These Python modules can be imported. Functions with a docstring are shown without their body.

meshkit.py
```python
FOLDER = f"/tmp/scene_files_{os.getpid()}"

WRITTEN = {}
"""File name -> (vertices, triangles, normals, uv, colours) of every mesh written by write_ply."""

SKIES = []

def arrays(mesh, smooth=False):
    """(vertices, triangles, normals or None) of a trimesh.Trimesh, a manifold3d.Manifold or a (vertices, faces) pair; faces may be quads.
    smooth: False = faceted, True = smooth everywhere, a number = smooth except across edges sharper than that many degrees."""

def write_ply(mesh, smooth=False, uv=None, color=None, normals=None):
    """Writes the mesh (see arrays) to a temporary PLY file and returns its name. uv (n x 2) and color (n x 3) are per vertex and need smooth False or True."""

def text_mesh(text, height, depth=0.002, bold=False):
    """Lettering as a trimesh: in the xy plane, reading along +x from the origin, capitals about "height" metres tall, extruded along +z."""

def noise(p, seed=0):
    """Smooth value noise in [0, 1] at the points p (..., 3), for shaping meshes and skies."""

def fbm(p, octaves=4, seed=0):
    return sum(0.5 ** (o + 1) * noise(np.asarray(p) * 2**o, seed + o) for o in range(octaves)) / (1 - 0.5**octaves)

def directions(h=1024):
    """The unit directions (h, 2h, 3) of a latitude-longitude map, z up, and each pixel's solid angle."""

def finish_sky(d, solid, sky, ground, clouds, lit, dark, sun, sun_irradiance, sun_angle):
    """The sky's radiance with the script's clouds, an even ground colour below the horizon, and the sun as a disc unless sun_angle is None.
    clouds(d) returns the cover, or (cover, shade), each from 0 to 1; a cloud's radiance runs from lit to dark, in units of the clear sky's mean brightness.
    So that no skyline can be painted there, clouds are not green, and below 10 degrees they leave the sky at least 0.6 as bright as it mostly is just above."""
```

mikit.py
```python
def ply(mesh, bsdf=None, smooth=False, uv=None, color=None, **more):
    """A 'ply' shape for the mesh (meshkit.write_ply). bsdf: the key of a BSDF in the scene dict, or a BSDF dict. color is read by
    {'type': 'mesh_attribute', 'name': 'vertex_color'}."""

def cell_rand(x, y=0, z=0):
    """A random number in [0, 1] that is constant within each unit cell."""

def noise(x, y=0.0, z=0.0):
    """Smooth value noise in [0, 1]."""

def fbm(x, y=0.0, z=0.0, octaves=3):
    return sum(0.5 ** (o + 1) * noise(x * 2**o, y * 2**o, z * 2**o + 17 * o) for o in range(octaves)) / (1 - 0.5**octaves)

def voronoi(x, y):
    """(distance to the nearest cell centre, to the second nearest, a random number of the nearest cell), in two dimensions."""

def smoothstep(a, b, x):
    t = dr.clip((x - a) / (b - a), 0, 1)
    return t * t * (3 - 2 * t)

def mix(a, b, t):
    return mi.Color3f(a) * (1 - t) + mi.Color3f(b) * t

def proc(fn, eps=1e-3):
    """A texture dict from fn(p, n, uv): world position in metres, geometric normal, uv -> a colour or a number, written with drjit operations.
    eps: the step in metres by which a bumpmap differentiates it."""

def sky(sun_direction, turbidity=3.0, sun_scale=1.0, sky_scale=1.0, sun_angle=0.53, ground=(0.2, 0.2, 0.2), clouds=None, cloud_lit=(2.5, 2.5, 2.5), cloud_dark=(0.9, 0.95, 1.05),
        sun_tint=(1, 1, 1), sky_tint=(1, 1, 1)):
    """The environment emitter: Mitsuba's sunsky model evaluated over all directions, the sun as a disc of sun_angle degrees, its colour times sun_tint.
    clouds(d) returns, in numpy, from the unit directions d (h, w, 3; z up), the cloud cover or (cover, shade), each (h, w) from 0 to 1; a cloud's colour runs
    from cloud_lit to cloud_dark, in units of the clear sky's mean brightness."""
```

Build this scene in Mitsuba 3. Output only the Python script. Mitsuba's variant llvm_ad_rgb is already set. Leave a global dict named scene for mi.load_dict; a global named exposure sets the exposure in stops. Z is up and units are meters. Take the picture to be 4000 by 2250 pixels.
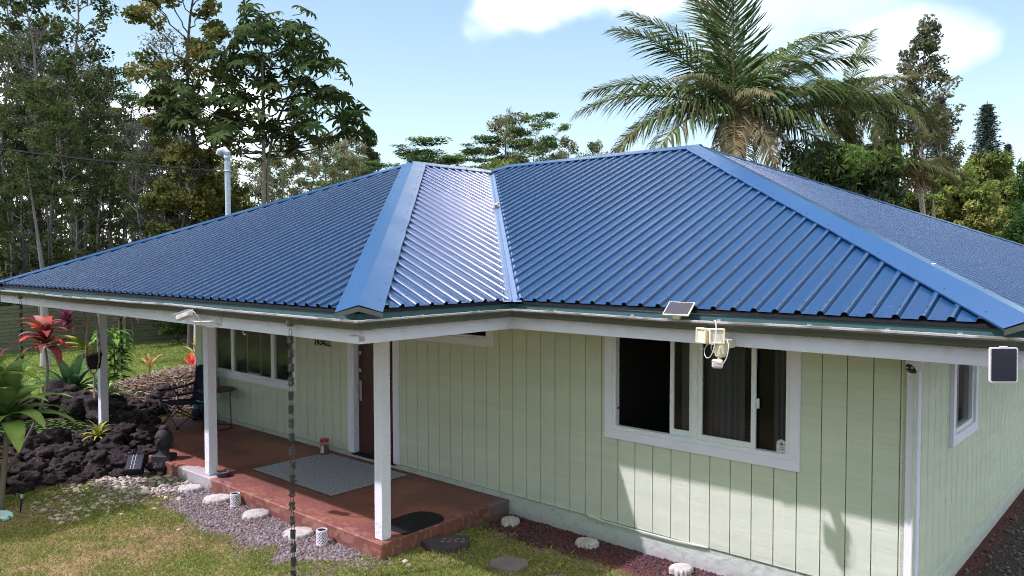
import math
import numpy as np
import trimesh
import drjit as dr
import mitsuba as mi
import mikit
import meshkit
from mikit import proc, noise, fbm, voronoi, smoothstep, mix, cell_rand
from shapely.geometry import Polygon, box as sbox

T = mi.ScalarTransform4f
PI = math.pi
scene, labels = {}, {}

# ---------------------------------------------------------------- camera, sky, exposure
CAM = np.array([1.650, -6.550, 2.701])
FWD = np.array([-0.6648, 0.7459, -0.0394])
scene['camera'] = {'type': 'perspective', 'fov': 66.56, 'fov_axis': 'x', 'near_clip': 0.05, 'far_clip': 2000.0,
                   'to_world': T().look_at(origin=CAM.tolist(), target=(CAM + FWD).tolist(), up=[0.0011, 0.001, 1])}
SUN = (-0.62, -1.0, 1.68)
exposure = 2.05


def clouds(d):
    h = d[..., 0] * 0.7463 + d[..., 1] * 0.6656
    f = -d[..., 0] * 0.6656 + d[..., 1] * 0.7463
    az = np.degrees(np.arctan2(h, f))
    el = np.degrees(np.arcsin(np.clip(d[..., 2], -1, 1)))
    n1 = meshkit.fbm(d * 9.0, 5, 3) - 0.5
    n2 = meshkit.fbm(d * 22.0, 4, 8) - 0.5
    ss = lambda a, b, x: np.clip((x - a) / (b - a), 0, 1) ** 2 * (3 - 2 * np.clip((x - a) / (b - a), 0, 1))
    w = 9 * n1 + 4 * n2
    # the big cumulus over the middle of the roof, most of it above the frame
    c = ss(15.6, 18.6, el + 0.55 * w) * ss(-4, 0.5, az + 0.7 * w) * (1 - ss(27, 35, el + 2 * w)) * (1 - ss(11, 17, az + 0.8 * w))
    # its thin veil to the right, and a soft puff
    c = np.maximum(c, (0.10 + 0.30 * np.clip(n1 + 0.45, 0, 1)) * ss(11.5, 17.0, el + 0.5 * w) * ss(10, 15, az + w) * (1 - ss(22, 31, az + 1.2 * w)) * (1 - ss(24, 34, el)))
    c = np.maximum(c, 0.22 * ss(0.2, 0.75, 1 - ((az - 26) / 6.5) ** 2 - ((el - 13.5) / 3.4) ** 2 + 0.12 * w))
    # low white clouds behind the forest on the left
    c = np.maximum(c, 0.85 * (1 - ss(8, 13, el + 0.9 * w)) * (1 - ss(-21, -15, az + 0.8 * w)) * ss(-80, -50, az))
    # unseen cumulus over the rest of the sky, thickened to brighten the shade
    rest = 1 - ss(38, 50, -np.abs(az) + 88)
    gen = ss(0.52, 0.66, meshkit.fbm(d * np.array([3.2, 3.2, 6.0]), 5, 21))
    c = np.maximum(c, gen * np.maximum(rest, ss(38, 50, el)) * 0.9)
    # a broken deck of bright cloud overhead, unseen, added to whiten roof reflections
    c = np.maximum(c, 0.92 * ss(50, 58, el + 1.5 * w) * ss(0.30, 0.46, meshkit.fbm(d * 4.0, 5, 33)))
    return c, 0.35 * ss(0.45, 0.7, meshkit.fbm(d * 6.0, 4, 5))


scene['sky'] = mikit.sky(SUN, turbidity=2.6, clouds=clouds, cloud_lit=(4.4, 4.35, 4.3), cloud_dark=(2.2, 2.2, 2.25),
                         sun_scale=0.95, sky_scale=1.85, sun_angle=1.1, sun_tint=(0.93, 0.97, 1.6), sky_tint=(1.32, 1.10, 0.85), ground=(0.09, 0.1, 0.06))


# ---------------------------------------------------------------- scene helpers
used = {}


def uniq(key):
    n = used.get(key, -1) + 1
    used[key] = n
    return key if n == 0 else '%s_%03d' % (key, n)


def thing(name, label, cat, group=None):
    key = uniq(name)
    labels[key] = {'label': label, 'category': cat}
    if group:
        labels[key]['group'] = group
    return key


def put(key, shape, bsdf=None, **kw):
    """one entry; shape = a dict made by pl() (shared) or a mesh"""
    d = dict(shape)
    if bsdf:
        d['bsdf'] = {'type': 'ref', 'id': bsdf}
    d.update(kw)
    scene[key] = d
    return key


def part(parent, name, shape, bsdf=None, label=None, kind=None, **kw):
    key = uniq(parent + '__' + name)
    put(key, shape, bsdf, **kw)
    if label or kind:
        labels[key] = {}
        if label:
            labels[key]['label'] = label
        if kind:
            labels[key]['kind'] = kind
    return key


def struct(name, shape, bsdf=None, kind='structure', label=None, cat=None, **kw):
    key = uniq(name)
    put(key, shape, bsdf, **kw)
    labels[key] = {'kind': kind}
    if label:
        labels[key]['label'] = label
    if cat:
        labels[key]['category'] = cat
    return key


def single(name, shape, bsdf, label, cat, group=None, **kw):
    key = thing(name, label, cat, group)
    put(key, shape, bsdf, **kw)
    return key


class MB:
    """collects vertices, triangles and vertex colours of one mesh"""

    def __init__(self):
        self.v, self.f, self.c, self.n = [], [], [], 0

    def add(self, v, f, c=(1, 1, 1)):
        v = np.asarray(v, float).reshape(-1, 3)
        f = np.asarray(f, int)
        if f.shape[1] == 4:
            f = np.vstack([f[:, [0, 1, 2]], f[:, [0, 2, 3]]])
        self.v.append(v)
        self.f.append(f + self.n)
        self.c.append(np.broadcast_to(np.asarray(c, float), v.shape))
        self.n += len(v)
        return self

    def mesh(self, m, c=(1, 1, 1), to=None):
        v = np.asarray(m.vertices)
        if to is not None:
            v = v @ np.asarray(to)[:3, :3].T + np.asarray(to)[:3, 3]
        return self.add(v, m.faces, c)

    def arr(self):
        return np.vstack(self.v), np.vstack(self.f), np.vstack(self.c)

    def ply(self, bsdf, smooth=False, colors=False):
        v, f, c = self.arr()
        return mikit.ply((v, f), bsdf, smooth, color=c if colors else None)


def pl(m, bsdf, smooth=False, c=None):
    if isinstance(m, MB):
        return m.ply(bsdf, smooth, c is not None)
    if c is not None and not isinstance(smooth, bool):
        v, f = (np.asarray(m[0], float), np.asarray(m[1])) if isinstance(m, tuple) else tri_fix(m)
        if f.shape[1] == 4:
            f = np.vstack([f[:, [0, 1, 2]], f[:, [0, 2, 3]]])
        m = trimesh.graph.smooth_shade(trimesh.Trimesh(v, f, process=False), angle=math.radians(smooth), facet_minarea=None)
        smooth = True
    if c is not None:
        n = len(m[0]) if isinstance(m, tuple) else len(m.vertices)
        c = np.broadcast_to(np.asarray(c, float), (n, 3))
    return mikit.ply(m, bsdf, smooth, color=c)


def bxm(x0, x1, y0, y1, z0, z1, b=0.0):
    """a box, its edges chamfered by b"""
    lo, hi = np.array([x0, y0, z0], float), np.array([x1, y1, z1], float)
    if b <= 0:
        m = trimesh.creation.box(extents=hi - lo)
        m.apply_translation((lo + hi) / 2)
        return m
    h, ce = (hi - lo) / 2, (lo + hi) / 2
    b = min(b, 0.45 * h.min())
    pts = []
    for s in np.ndindex(2, 2, 2):
        s = np.array(s) * 2 - 1
        for k in range(3):
            q = h - b
            q = q.copy()
            q[k] = h[k]
            pts.append(ce + s * q)
    return trimesh.convex.convex_hull(np.array(pts))


def frames(pts):
    pts = np.asarray(pts, float)
    t = np.gradient(pts, axis=0)
    t /= np.linalg.norm(t, axis=1, keepdims=True) + 1e-12
    ref = np.array([0, 0, 1.0]) if abs(t[:, 2]).mean() < 0.8 else np.array([1.0, 0.2, 0])
    a = np.cross(t, ref)
    a /= np.linalg.norm(a, axis=1, keepdims=True) + 1e-12
    return t, a, np.cross(a, t)


def tube(pts, r, sides=6, cap=True):
    pts = np.asarray(pts, float)
    r = np.broadcast_to(np.asarray(r, float), (len(pts),))
    t, a, b = frames(pts)
    ang = np.arange(sides) * 2 * PI / sides
    v = pts[:, None] + r[:, None, None] * (np.cos(ang)[None, :, None] * a[:, None] + np.sin(ang)[None, :, None] * b[:, None])
    n = len(pts)
    i, j = np.meshgrid(np.arange(n - 1), np.arange(sides), indexing='ij')
    i, j = i.ravel(), j.ravel()
    k = (j + 1) % sides
    f = np.stack([i * sides + j, i * sides + k, (i + 1) * sides + k, (i + 1) * sides + j], 1)
    v = v.reshape(-1, 3)
    f = np.vstack([f[:, [0, 1, 2]], f[:, [0, 2, 3]]])
    if cap:
        v = np.vstack([v, pts[:1], pts[-1:]])
        q = np.arange(sides)
        f = np.vstack([f, np.stack([(q + 1) % sides, q, q * 0 + n * sides], 1), np.stack([(n - 1) * sides + q, (n - 1) * sides + (q + 1) % sides, q * 0 + n * sides + 1], 1)])
    return v, f


def lathe(prof, sides=20, ang=None):
    """prof: (radius, z) pairs"""
    prof = np.asarray(prof, float)
    a = np.arange(sides) * 2 * PI / sides
    v = np.stack([prof[:, None, 0] * np.cos(a), prof[:, None, 0] * np.sin(a), np.broadcast_to(prof[:, None, 1], (len(prof), sides))], -1).reshape(-1, 3)
    n = len(prof)
    i, j = np.meshgrid(np.arange(n - 1), np.arange(sides), indexing='ij')
    i, j = i.ravel(), j.ravel()
    k = (j + 1) % sides
    return v, np.stack([i * sides + j, i * sides + k, (i + 1) * sides + k, (i + 1) * sides + j], 1)


def torus(center, R, r, axis=2, sx=1.0, sy=1.0, n=24, m=8):
    a = np.arange(n + 1) * 2 * PI / n
    p = np.stack([R * sx * np.cos(a), R * sy * np.sin(a), a * 0], 1)
    if axis == 0:
        p = p[:, [2, 0, 1]]
    elif axis == 1:
        p = p[:, [0, 2, 1]]
    return tube(p + np.asarray(center, float), r, m, cap=False)


ICO = {k: trimesh.creation.icosphere(subdivisions=k) for k in (0, 1, 2, 3, 4)}


def rock(seed, scale=(1, 1, 1), sub=3, rough=0.35, freq=1.6, pits=0.0):
    m = ICO[sub]
    v = np.array(m.vertices)
    n = meshkit.fbm(v * freq + seed * 7.3, 4, seed) - 0.5
    d = 1 + rough * 2 * n
    if pits:
        d -= pits * np.clip(meshkit.noise(v * freq * 6 + seed, seed + 5) - 0.55, 0, 1)
    v = v * d[:, None] * np.asarray(scale)
    return v, np.array(m.faces)


def Rz(a):
    c, s = math.cos(a), math.sin(a)
    return np.array([[c, -s, 0], [s, c, 0], [0, 0, 1.0]])


def Rx(a):
    c, s = math.cos(a), math.sin(a)
    return np.array([[1, 0, 0], [0, c, -s], [0, s, c]])


def M4(loc, R=None, s=1.0):
    m = np.eye(4)
    m[:3, :3] = (np.eye(3) if R is None else R) * np.asarray(s)
    m[:3, 3] = loc
    return T(m.tolist())


def tri_fix(m):
    return np.asarray(m.vertices), np.asarray(m.faces)


def extr(poly, depth):
    """shapely polygon in (u, w) extruded along +z by depth"""
    return trimesh.util.concatenate([trimesh.creation.extrude_polygon(g, depth, engine='earcut') for g in getattr(poly, 'geoms', [poly])])


# ---------------------------------------------------------------- materials
def rgb(*c):
    return {'type': 'rgb', 'value': list(map(float, c))}


VC = {'type': 'mesh_attribute', 'name': 'vertex_color'}


def pr(base, rough=0.6, spec=0.4, metallic=0.0, **kw):
    return {'type': 'twosided', 'bsdf': {'type': 'principled', 'base_color': base, 'roughness': rough, 'specular': spec, 'metallic': metallic, **kw}}


def mat(name, d):
    scene[name] = d


def bumped(inner, fn, scale=1.0, eps=1e-3):
    return {'type': 'twosided', 'bsdf': {'type': 'bumpmap', 'arbitrary': {**proc(fn, eps)}, 'scale': scale, 'bsdf': inner}}


def prin(base, rough=0.6, spec=0.4, metallic=0.0, **kw):
    return {'type': 'principled', 'base_color': base, 'roughness': rough, 'specular': spec, 'metallic': metallic, **kw}


mat('m_vc', pr(VC, 0.75, 0.25))                      # plain dull surfaces, colour per vertex
mat('m_vc_gloss', pr(VC, 0.35, 0.5))
mat('m_leaf', {'type': 'principledthin', 'base_color': VC, 'roughness': 0.5, 'diff_trans': 0.75, 'eta': 1.4})
mat('m_leaf_gloss', {'type': 'principledthin', 'base_color': VC, 'roughness': 0.33, 'diff_trans': 0.5, 'eta': 1.5})
mat('m_white', pr(rgb(0.70, 0.70, 0.77), 0.55, 0.3))
mat('m_vinyl', pr(rgb(0.66, 0.70, 0.69), 0.35, 0.5))
mat('m_black', pr(rgb(0.012, 0.012, 0.014), 0.75, 0.25))
mat('m_dark', pr(rgb(0.02, 0.017, 0.017), 0.8, 0.2))
mat('m_metal_dark', pr(rgb(0.03, 0.032, 0.034), 0.45, 0.5))
mat('m_galv', pr(rgb(0.42, 0.46, 0.48), 0.42, 0.5, 0.35))
mat('m_cream', pr(rgb(0.66, 0.60, 0.42), 0.45, 0.4))
mat('m_navy', pr(rgb(0.010, 0.014, 0.028), 0.85, 0.2))
mat('m_red', pr(rgb(0.42, 0.015, 0.02), 0.35, 0.5))
mat('m_plastic_white', pr(rgb(0.68, 0.66, 0.67), 0.4, 0.45))
mat('m_chrome', pr(rgb(0.7, 0.7, 0.72), 0.22, 0.5, 1.0))
mat('m_pane', {'type': 'thindielectric', 'int_ior': 1.5, 'specular_reflectance': rgb(0.28, 0.28, 0.28), 'specular_transmittance': rgb(0.8, 0.8, 0.8)})
mat('m_curtain', pr(rgb(0.10, 0.10, 0.115), 0.9, 0.1))
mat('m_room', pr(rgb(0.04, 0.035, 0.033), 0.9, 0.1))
mat('m_water', {'type': 'dielectric', 'int_ior': 1.33})


def f_siding(p, n, uv):
    s = fbm(p.x * 1.3 + p.y * 1.3, p.z * 14.0, 3.0)
    g = noise(p.x * 5 + p.y * 5, p.z * 160.0, 1.0)
    t = cell_rand(dr.floor((p.x + 0.115) / 0.2032), dr.floor(p.y / 0.2032), 2)
    k = 0.88 + 0.14 * s + 0.08 * (g - 0.5) + 0.04 * t
    dirt = smoothstep(0.35, 0.0, p.z) * fbm(p.x * 6 + p.y * 6, p.z * 5, 9.0)
    return mix(mi.Color3f(0.535, 0.585, 0.445) * k, mi.Color3f(0.36, 0.38, 0.30), 0.35 * dirt)


def f_siding_b(p, n, uv):
    return 0.0016 * noise(p.x * 7 + p.y * 7, p.z * 170.0, 1.0) + 0.002 * fbm(p.x * 4 + p.y * 4, p.z * 40.0, 3.0)


mat('m_siding', bumped(prin(proc(f_siding), 0.62, 0.25), f_siding_b))
mat('m_groove', pr(rgb(0.17, 0.19, 0.12), 0.8, 0.1))


def f_found(p, n, uv):
    a = fbm(p.x * 3 + p.y * 3, p.z * 6, 2.0, 4)
    sp = smoothstep(0.62, 0.72, fbm(p.x * 17 + p.y * 17, p.z * 22, 5.0, 3))
    low = smoothstep(-0.10, -0.24, p.z + 0.08 * (a - 0.5))
    c = mix(mi.Color3f(0.46, 0.51, 0.43), mi.Color3f(0.40, 0.44, 0.37), a)
    c = mix(c, mi.Color3f(0.2, 0.23, 0.2), 0.3 * sp)
    return mix(c, mi.Color3f(0.30, 0.25, 0.27), 0.5 * low)


mat('m_foundation', bumped(prin(proc(f_found), 0.75, 0.2), lambda p, n, uv: 0.01 * fbm(p.x * 22 + p.y * 22, p.z * 22, 3.0, 3)))


def f_slab(p, n, uv):
    a = fbm(p.x * 2.2, p.y * 2.2, p.z * 2 + 4, 4)
    b = fbm(p.x * 14, p.y * 30, p.z * 14 + 1.0, 3)
    c = mix(mi.Color3f(0.215, 0.082, 0.055), mi.Color3f(0.135, 0.055, 0.044), smoothstep(0.3, 0.7, a))
    c = c * (0.85 + 0.3 * fbm(p.x * 40, p.y * 40, p.z * 40, 2))
    edge = dr.maximum(smoothstep(-1.55, -1.84, p.y), 0.9 * smoothstep(-4.42, -4.25, p.x))
    w = smoothstep(0.60, 0.72, b + 0.10 * edge) * edge
    c = mix(c, mi.Color3f(0.36, 0.21, 0.16), 0.38 * w)
    # bare concrete by the second post and at the outer corner
    d1 = dr.sqrt(dr.square((p.x + 7.9) / 0.33) + dr.square((p.y + 1.75) / 0.17)) + 0.7 * (fbm(p.x * 9, p.y * 9, p.z * 9, 3) - 0.5)
    d2 = dr.sqrt(dr.square((p.x + 8.28) / 0.22) + dr.square((p.y + 1.84) / 0.2) + dr.square((p.z + 0.15) / 0.12)) + 1.0 * (fbm(p.x * 11, p.y * 9, p.z * 11, 3) - 0.5)
    d3 = dr.sqrt(dr.square((p.x + 4.25) / 0.12) + dr.square((p.y + 0.02) / 0.4) + dr.square((p.z + 0.07) / 0.2)) + 0.8 * (a - 0.5)
    c = mix(c, mi.Color3f(0.36, 0.34, 0.32), smoothstep(1.1, 0.85, dr.minimum(d1, d2)))
    c = mix(c, mi.Color3f(0.13, 0.11, 0.12), 0.8 * smoothstep(1.1, 0.6, d3))
    low = smoothstep(-0.17, -0.24, p.z + 0.05 * (b - 0.5))
    return mix(c, mi.Color3f(0.12, 0.075, 0.065), 0.6 * low)


mat('m_slab', bumped(prin(proc(f_slab), 0.5, 0.35), lambda p, n, uv: 0.004 * fbm(p.x * 18, p.y * 18, p.z * 18, 3)))


def f_roof(p, n, uv):
    a = fbm(p.x * 0.9, p.y * 0.9, p.z * 0.9, 4)
    b = fbm(p.x * 3.0, p.y * 0.5, 2.0, 3)
    s = fbm(p.x * 60, p.y * 60, p.z * 60, 2)
    c = mi.Color3f(0.010, 0.048, 0.122) * (0.86 + 0.16 * a + 0.12 * b)
    return mix(c, mi.Color3f(0.5, 0.55, 0.6), 0.14 * smoothstep(0.80, 0.87, s))


def coat(base, alpha):
    return {'type': 'roughplastic', 'diffuse_reflectance': base, 'alpha': alpha, 'int_ior': 1.56, 'nonlinear': False}


mat('m_roof', bumped(coat(proc(f_roof), 0.09), lambda p, n, uv: 0.0035 * noise(p.x * 2.3, p.y * 2.3, p.z * 2.3), eps=0.02))
mat('m_cap', bumped(coat(rgb(0.022, 0.078, 0.18), 0.085), lambda p, n, uv: 0.008 * noise(p.x * 2.2, p.y * 2.2, p.z * 2.2), eps=0.02))
mat('m_valley', pr(rgb(0.16, 0.23, 0.33), 0.3, 0.6, 0.3))


def f_fascia(p, n, uv):
    a = fbm(p.x * 2 + p.y * 2, p.z * 9, 1.0, 4)
    streak = smoothstep(0.55, 0.85, fbm(p.x * 9 + p.y * 9, p.z * 1.2, 7.0, 3))
    c = mi.Color3f(0.66, 0.655, 0.72) * (0.93 + 0.1 * a)
    d = dr.square((p.x + 3.46) / 0.17) + dr.square((p.y + 2.67) / 0.17)
    c = mix(c, mi.Color3f(0.25, 0.2, 0.17), 0.75 * smoothstep(1.0, 0.1, d) * smoothstep(0.5, 0.72, fbm(p.x * 9 + p.y * 9, p.z * 45, 2.0, 3)))
    return mix(c, mi.Color3f(0.40, 0.37, 0.34), 0.40 * streak * smoothstep(1.98, 2.15, p.z))


mat('m_fascia', pr(proc(f_fascia), 0.5, 0.3))


def f_gutter(p, n, uv):
    a = fbm(p.x * 3 + p.y * 3, p.z * 10, 1.0, 4)
    v = fbm(p.x * 14 + p.y * 14, p.z * 2, 5.0, 3)
    c = mix(mi.Color3f(0.075, 0.085, 0.075), mi.Color3f(0.125, 0.13, 0.11), a)
    return mix(c, mi.Color3f(0.10, 0.12, 0.06), 0.55 * smoothstep(0.5, 0.8, v))


mat('m_gutter', pr(proc(f_gutter), 0.5, 0.4, 0.15))
mat('m_gutter_in', pr(rgb(0.055, 0.115, 0.112), 0.55, 0.35))
mat('m_gutter_rim', pr(proc(lambda p, n, uv: mix(mi.Color3f(0.45, 0.45, 0.42), mi.Color3f(0.22, 0.22, 0.18), smoothstep(0.45, 0.75, fbm(p.x * 5 + p.y * 5, 2.0, 3.0, 4)))), 0.5, 0.4, 0.2))


def f_door(p, n, uv):
    g = fbm(p.x * 30, p.z * 1.6, 2.0, 4)
    return mix(mi.Color3f(0.075, 0.018, 0.013), mi.Color3f(0.035, 0.010, 0.009), g)


mat('m_door', pr(proc(f_door), 0.45, 0.4))


def f_ground(p, n, uv):
    a = fbm(p.x * 0.45, p.y * 0.45, 1.0, 4)
    b = fbm(p.x * 3.1, p.y * 3.1, 4.0, 4)
    g = smoothstep(0.40, 0.62, 0.55 * a + 0.45 * b)
    c = mix(mi.Color3f(0.18, 0.135, 0.075), mi.Color3f(0.105, 0.125, 0.035), g)
    far = smoothstep(-14.5, -16.5, p.x)
    c = mix(c, mix(mi.Color3f(0.14, 0.18, 0.05), mi.Color3f(0.10, 0.14, 0.035), b), far)
    cind = smoothstep(-0.62, -0.40, p.y + 0.25 * (b - 0.5)) * smoothstep(-4.3, -4.1, p.x)
    c = mix(c, mi.Color3f(0.085, 0.038, 0.034), cind)
    grav = smoothstep(-2.75, -2.45, p.y + 0.5 * (b - 0.5)) * smoothstep(-8.2, -7.6, p.x) * smoothstep(-4.2, -4.5, p.x)
    c = mix(c, mi.Color3f(0.14, 0.115, 0.11), grav)
    soil = smoothstep(-8.6, -9.3, p.x) * smoothstep(-14.2, -13.5, p.x) * smoothstep(-5.0, -4.0, p.y)
    c = mix(c, mi.Color3f(0.028, 0.021, 0.017), soil)
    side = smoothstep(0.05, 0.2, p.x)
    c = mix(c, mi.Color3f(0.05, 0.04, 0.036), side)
    c = mix(c, mi.Color3f(0.07, 0.085, 0.028), smoothstep(-6.0, -7.5, p.y))
    wood = smoothstep(-25.3, -26.0, p.x)
    c = mix(c, mi.Color3f(0.045, 0.035, 0.022), wood)
    return c * (0.75 + 0.5 * fbm(p.x * 25, p.y * 25, 2.0, 3))


mat('m_ground', bumped(prin(proc(f_ground), 0.95, 0.1), lambda p, n, uv: 0.02 * fbm(p.x * 14, p.y * 14, 1.0, 4)))


def f_stone(p, n, uv):
    a = fbm(p.x * 9, p.y * 9, p.z * 9, 4)
    return mix(mi.Color3f(0.44, 0.42, 0.37), mi.Color3f(0.28, 0.27, 0.24), smoothstep(0.35, 0.75, a))


mat('m_stone', bumped(prin(proc(f_stone), 0.85, 0.2), lambda p, n, uv: 0.004 * fbm(p.x * 40, p.y * 40, p.z * 40, 3)))


def f_lava(p, n, uv):
    a = fbm(p.x * 7, p.y * 7, p.z * 7, 4)
    b = fbm(p.x * 30, p.y * 30, p.z * 30, 3)
    c = mix(mi.Color3f(0.013, 0.011, 0.011), mi.Color3f(0.045, 0.036, 0.035), a)
    return mix(c, mi.Color3f(0.13, 0.12, 0.11), smoothstep(0.66, 0.8, b) * 0.6)


mat('m_lava', bumped(prin(proc(f_lava), 0.9, 0.15), lambda p, n, uv: 0.012 * fbm(p.x * 34, p.y * 34, p.z * 34, 4), eps=2e-3))
mat('m_carved', bumped(prin(rgb(0.032, 0.031, 0.031), 0.7, 0.3), lambda p, n, uv: 0.004 * fbm(p.x * 90, p.y * 90, p.z * 90, 3)))


def f_fence(p, n, uv):
    a = fbm(p.y * 1.6, p.z * 9, 1.0, 4)
    return mix(mi.Color3f(0.105, 0.115, 0.075), mi.Color3f(0.165, 0.17, 0.12), a)


mat('m_fence', pr(proc(f_fence), 0.8, 0.15))


# ---------------------------------------------------------------- the setting: ground
def f_height(x, y):
    """height of the ground sheet"""
    z = np.full(np.shape(x), -0.238)
    q = np.stack([x * 0.35, y * 0.35, x * 0], -1)
    z = z + 0.05 * (meshkit.fbm(q, 3, 4) - 0.5) * np.clip((np.abs(x + 18) / 10), 0, 1) * (np.abs(x + 18) > 1) * (x < -13)
    bank = np.exp(-(((x + 11.9) / 1.9) ** 2 + ((y + 2.7) / 1.15) ** 2) ** 2)
    pond = np.exp(-(((x + 12.2) / 1.15) ** 2 + ((y + 2.35) / 0.62) ** 2) ** 3)
    z = z + 0.30 * bank - 0.32 * pond
    mound = np.exp(-(((x + 14.1) / 1.25) ** 2 + ((y - 1.3) / 1.7) ** 2) ** 1.4) * 0.62 + np.exp(-(((x + 14.6) / 1.3) ** 2 + ((y + 0.5) / 0.8) ** 2) ** 1.5) * 0.14
    return z + mound


def grid_axis(lo, hi, fine_lo, fine_hi, step):
    a = np.arange(fine_lo, fine_hi + 1e-6, step)
    left = fine_lo - np.geomspace(step, fine_lo - lo, 26)[::-1]
    right = fine_hi + np.geomspace(step, hi - fine_hi, 26)
    return np.concatenate([left, a, right])


gx, gy = grid_axis(-420, 420, -17, -7, 0.12), grid_axis(-420, 420, -5, 4, 0.12)
X, Yg = np.meshgrid(gx, gy, indexing='ij')
V = np.stack([X, Yg, f_height(X, Yg)], -1).reshape(-1, 3)
i, j = np.meshgrid(np.arange(len(gx) - 1), np.arange(len(gy) - 1), indexing='ij')
a = (i * len(gy) + j).ravel()
struct('ground', mikit.ply((V, np.stack([a, a + len(gy), a + len(gy) + 1, a + 1], 1)), 'm_ground', True))

# ---------------------------------------------------------------- the house
ZE, MS = 2.292, 0.4164                     # height of the eave (0 = bottom of the siding), slope of the roof
FB, FC, XR, XL, XE, HH = 2.668, 0.825, -3.46, -12.83, 0.8235, 4.942
YB = -FC + 2 * HH
W2 = (XR - XL) / 2
XM = (XR + XL) / 2
PITCH = 0.1688
house = thing('house', 'pale green single storey house with a blue ribbed metal hip roof and a corner porch', 'house')


def rng_h(poly, a):
    lo, hi = 1e9, -1e9
    n = len(poly)
    for k in range(n):
        (a0, h0), (a1, h1) = poly[k], poly[(k + 1) % n]
        if min(a0, a1) - 1e-9 <= a <= max(a0, a1) + 1e-9:
            for t in ([0, 1] if abs(a1 - a0) < 1e-9 else [(a - a0) / (a1 - a0)]):
                hv = h0 + (h1 - h0) * t
                lo, hi = min(lo, hv), max(hi, hv)
    return lo, hi


RIB = [(-0.028, 0.0), (-0.020, 0.021), (-0.010, 0.028), (0.010, 0.028), (0.020, 0.021), (0.028, 0.0)]
SCREW = lathe([(0.0001, 0.008), (0.004, 0.0075), (0.006, 0.004), (0.0075, 0.0)], 6)


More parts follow.
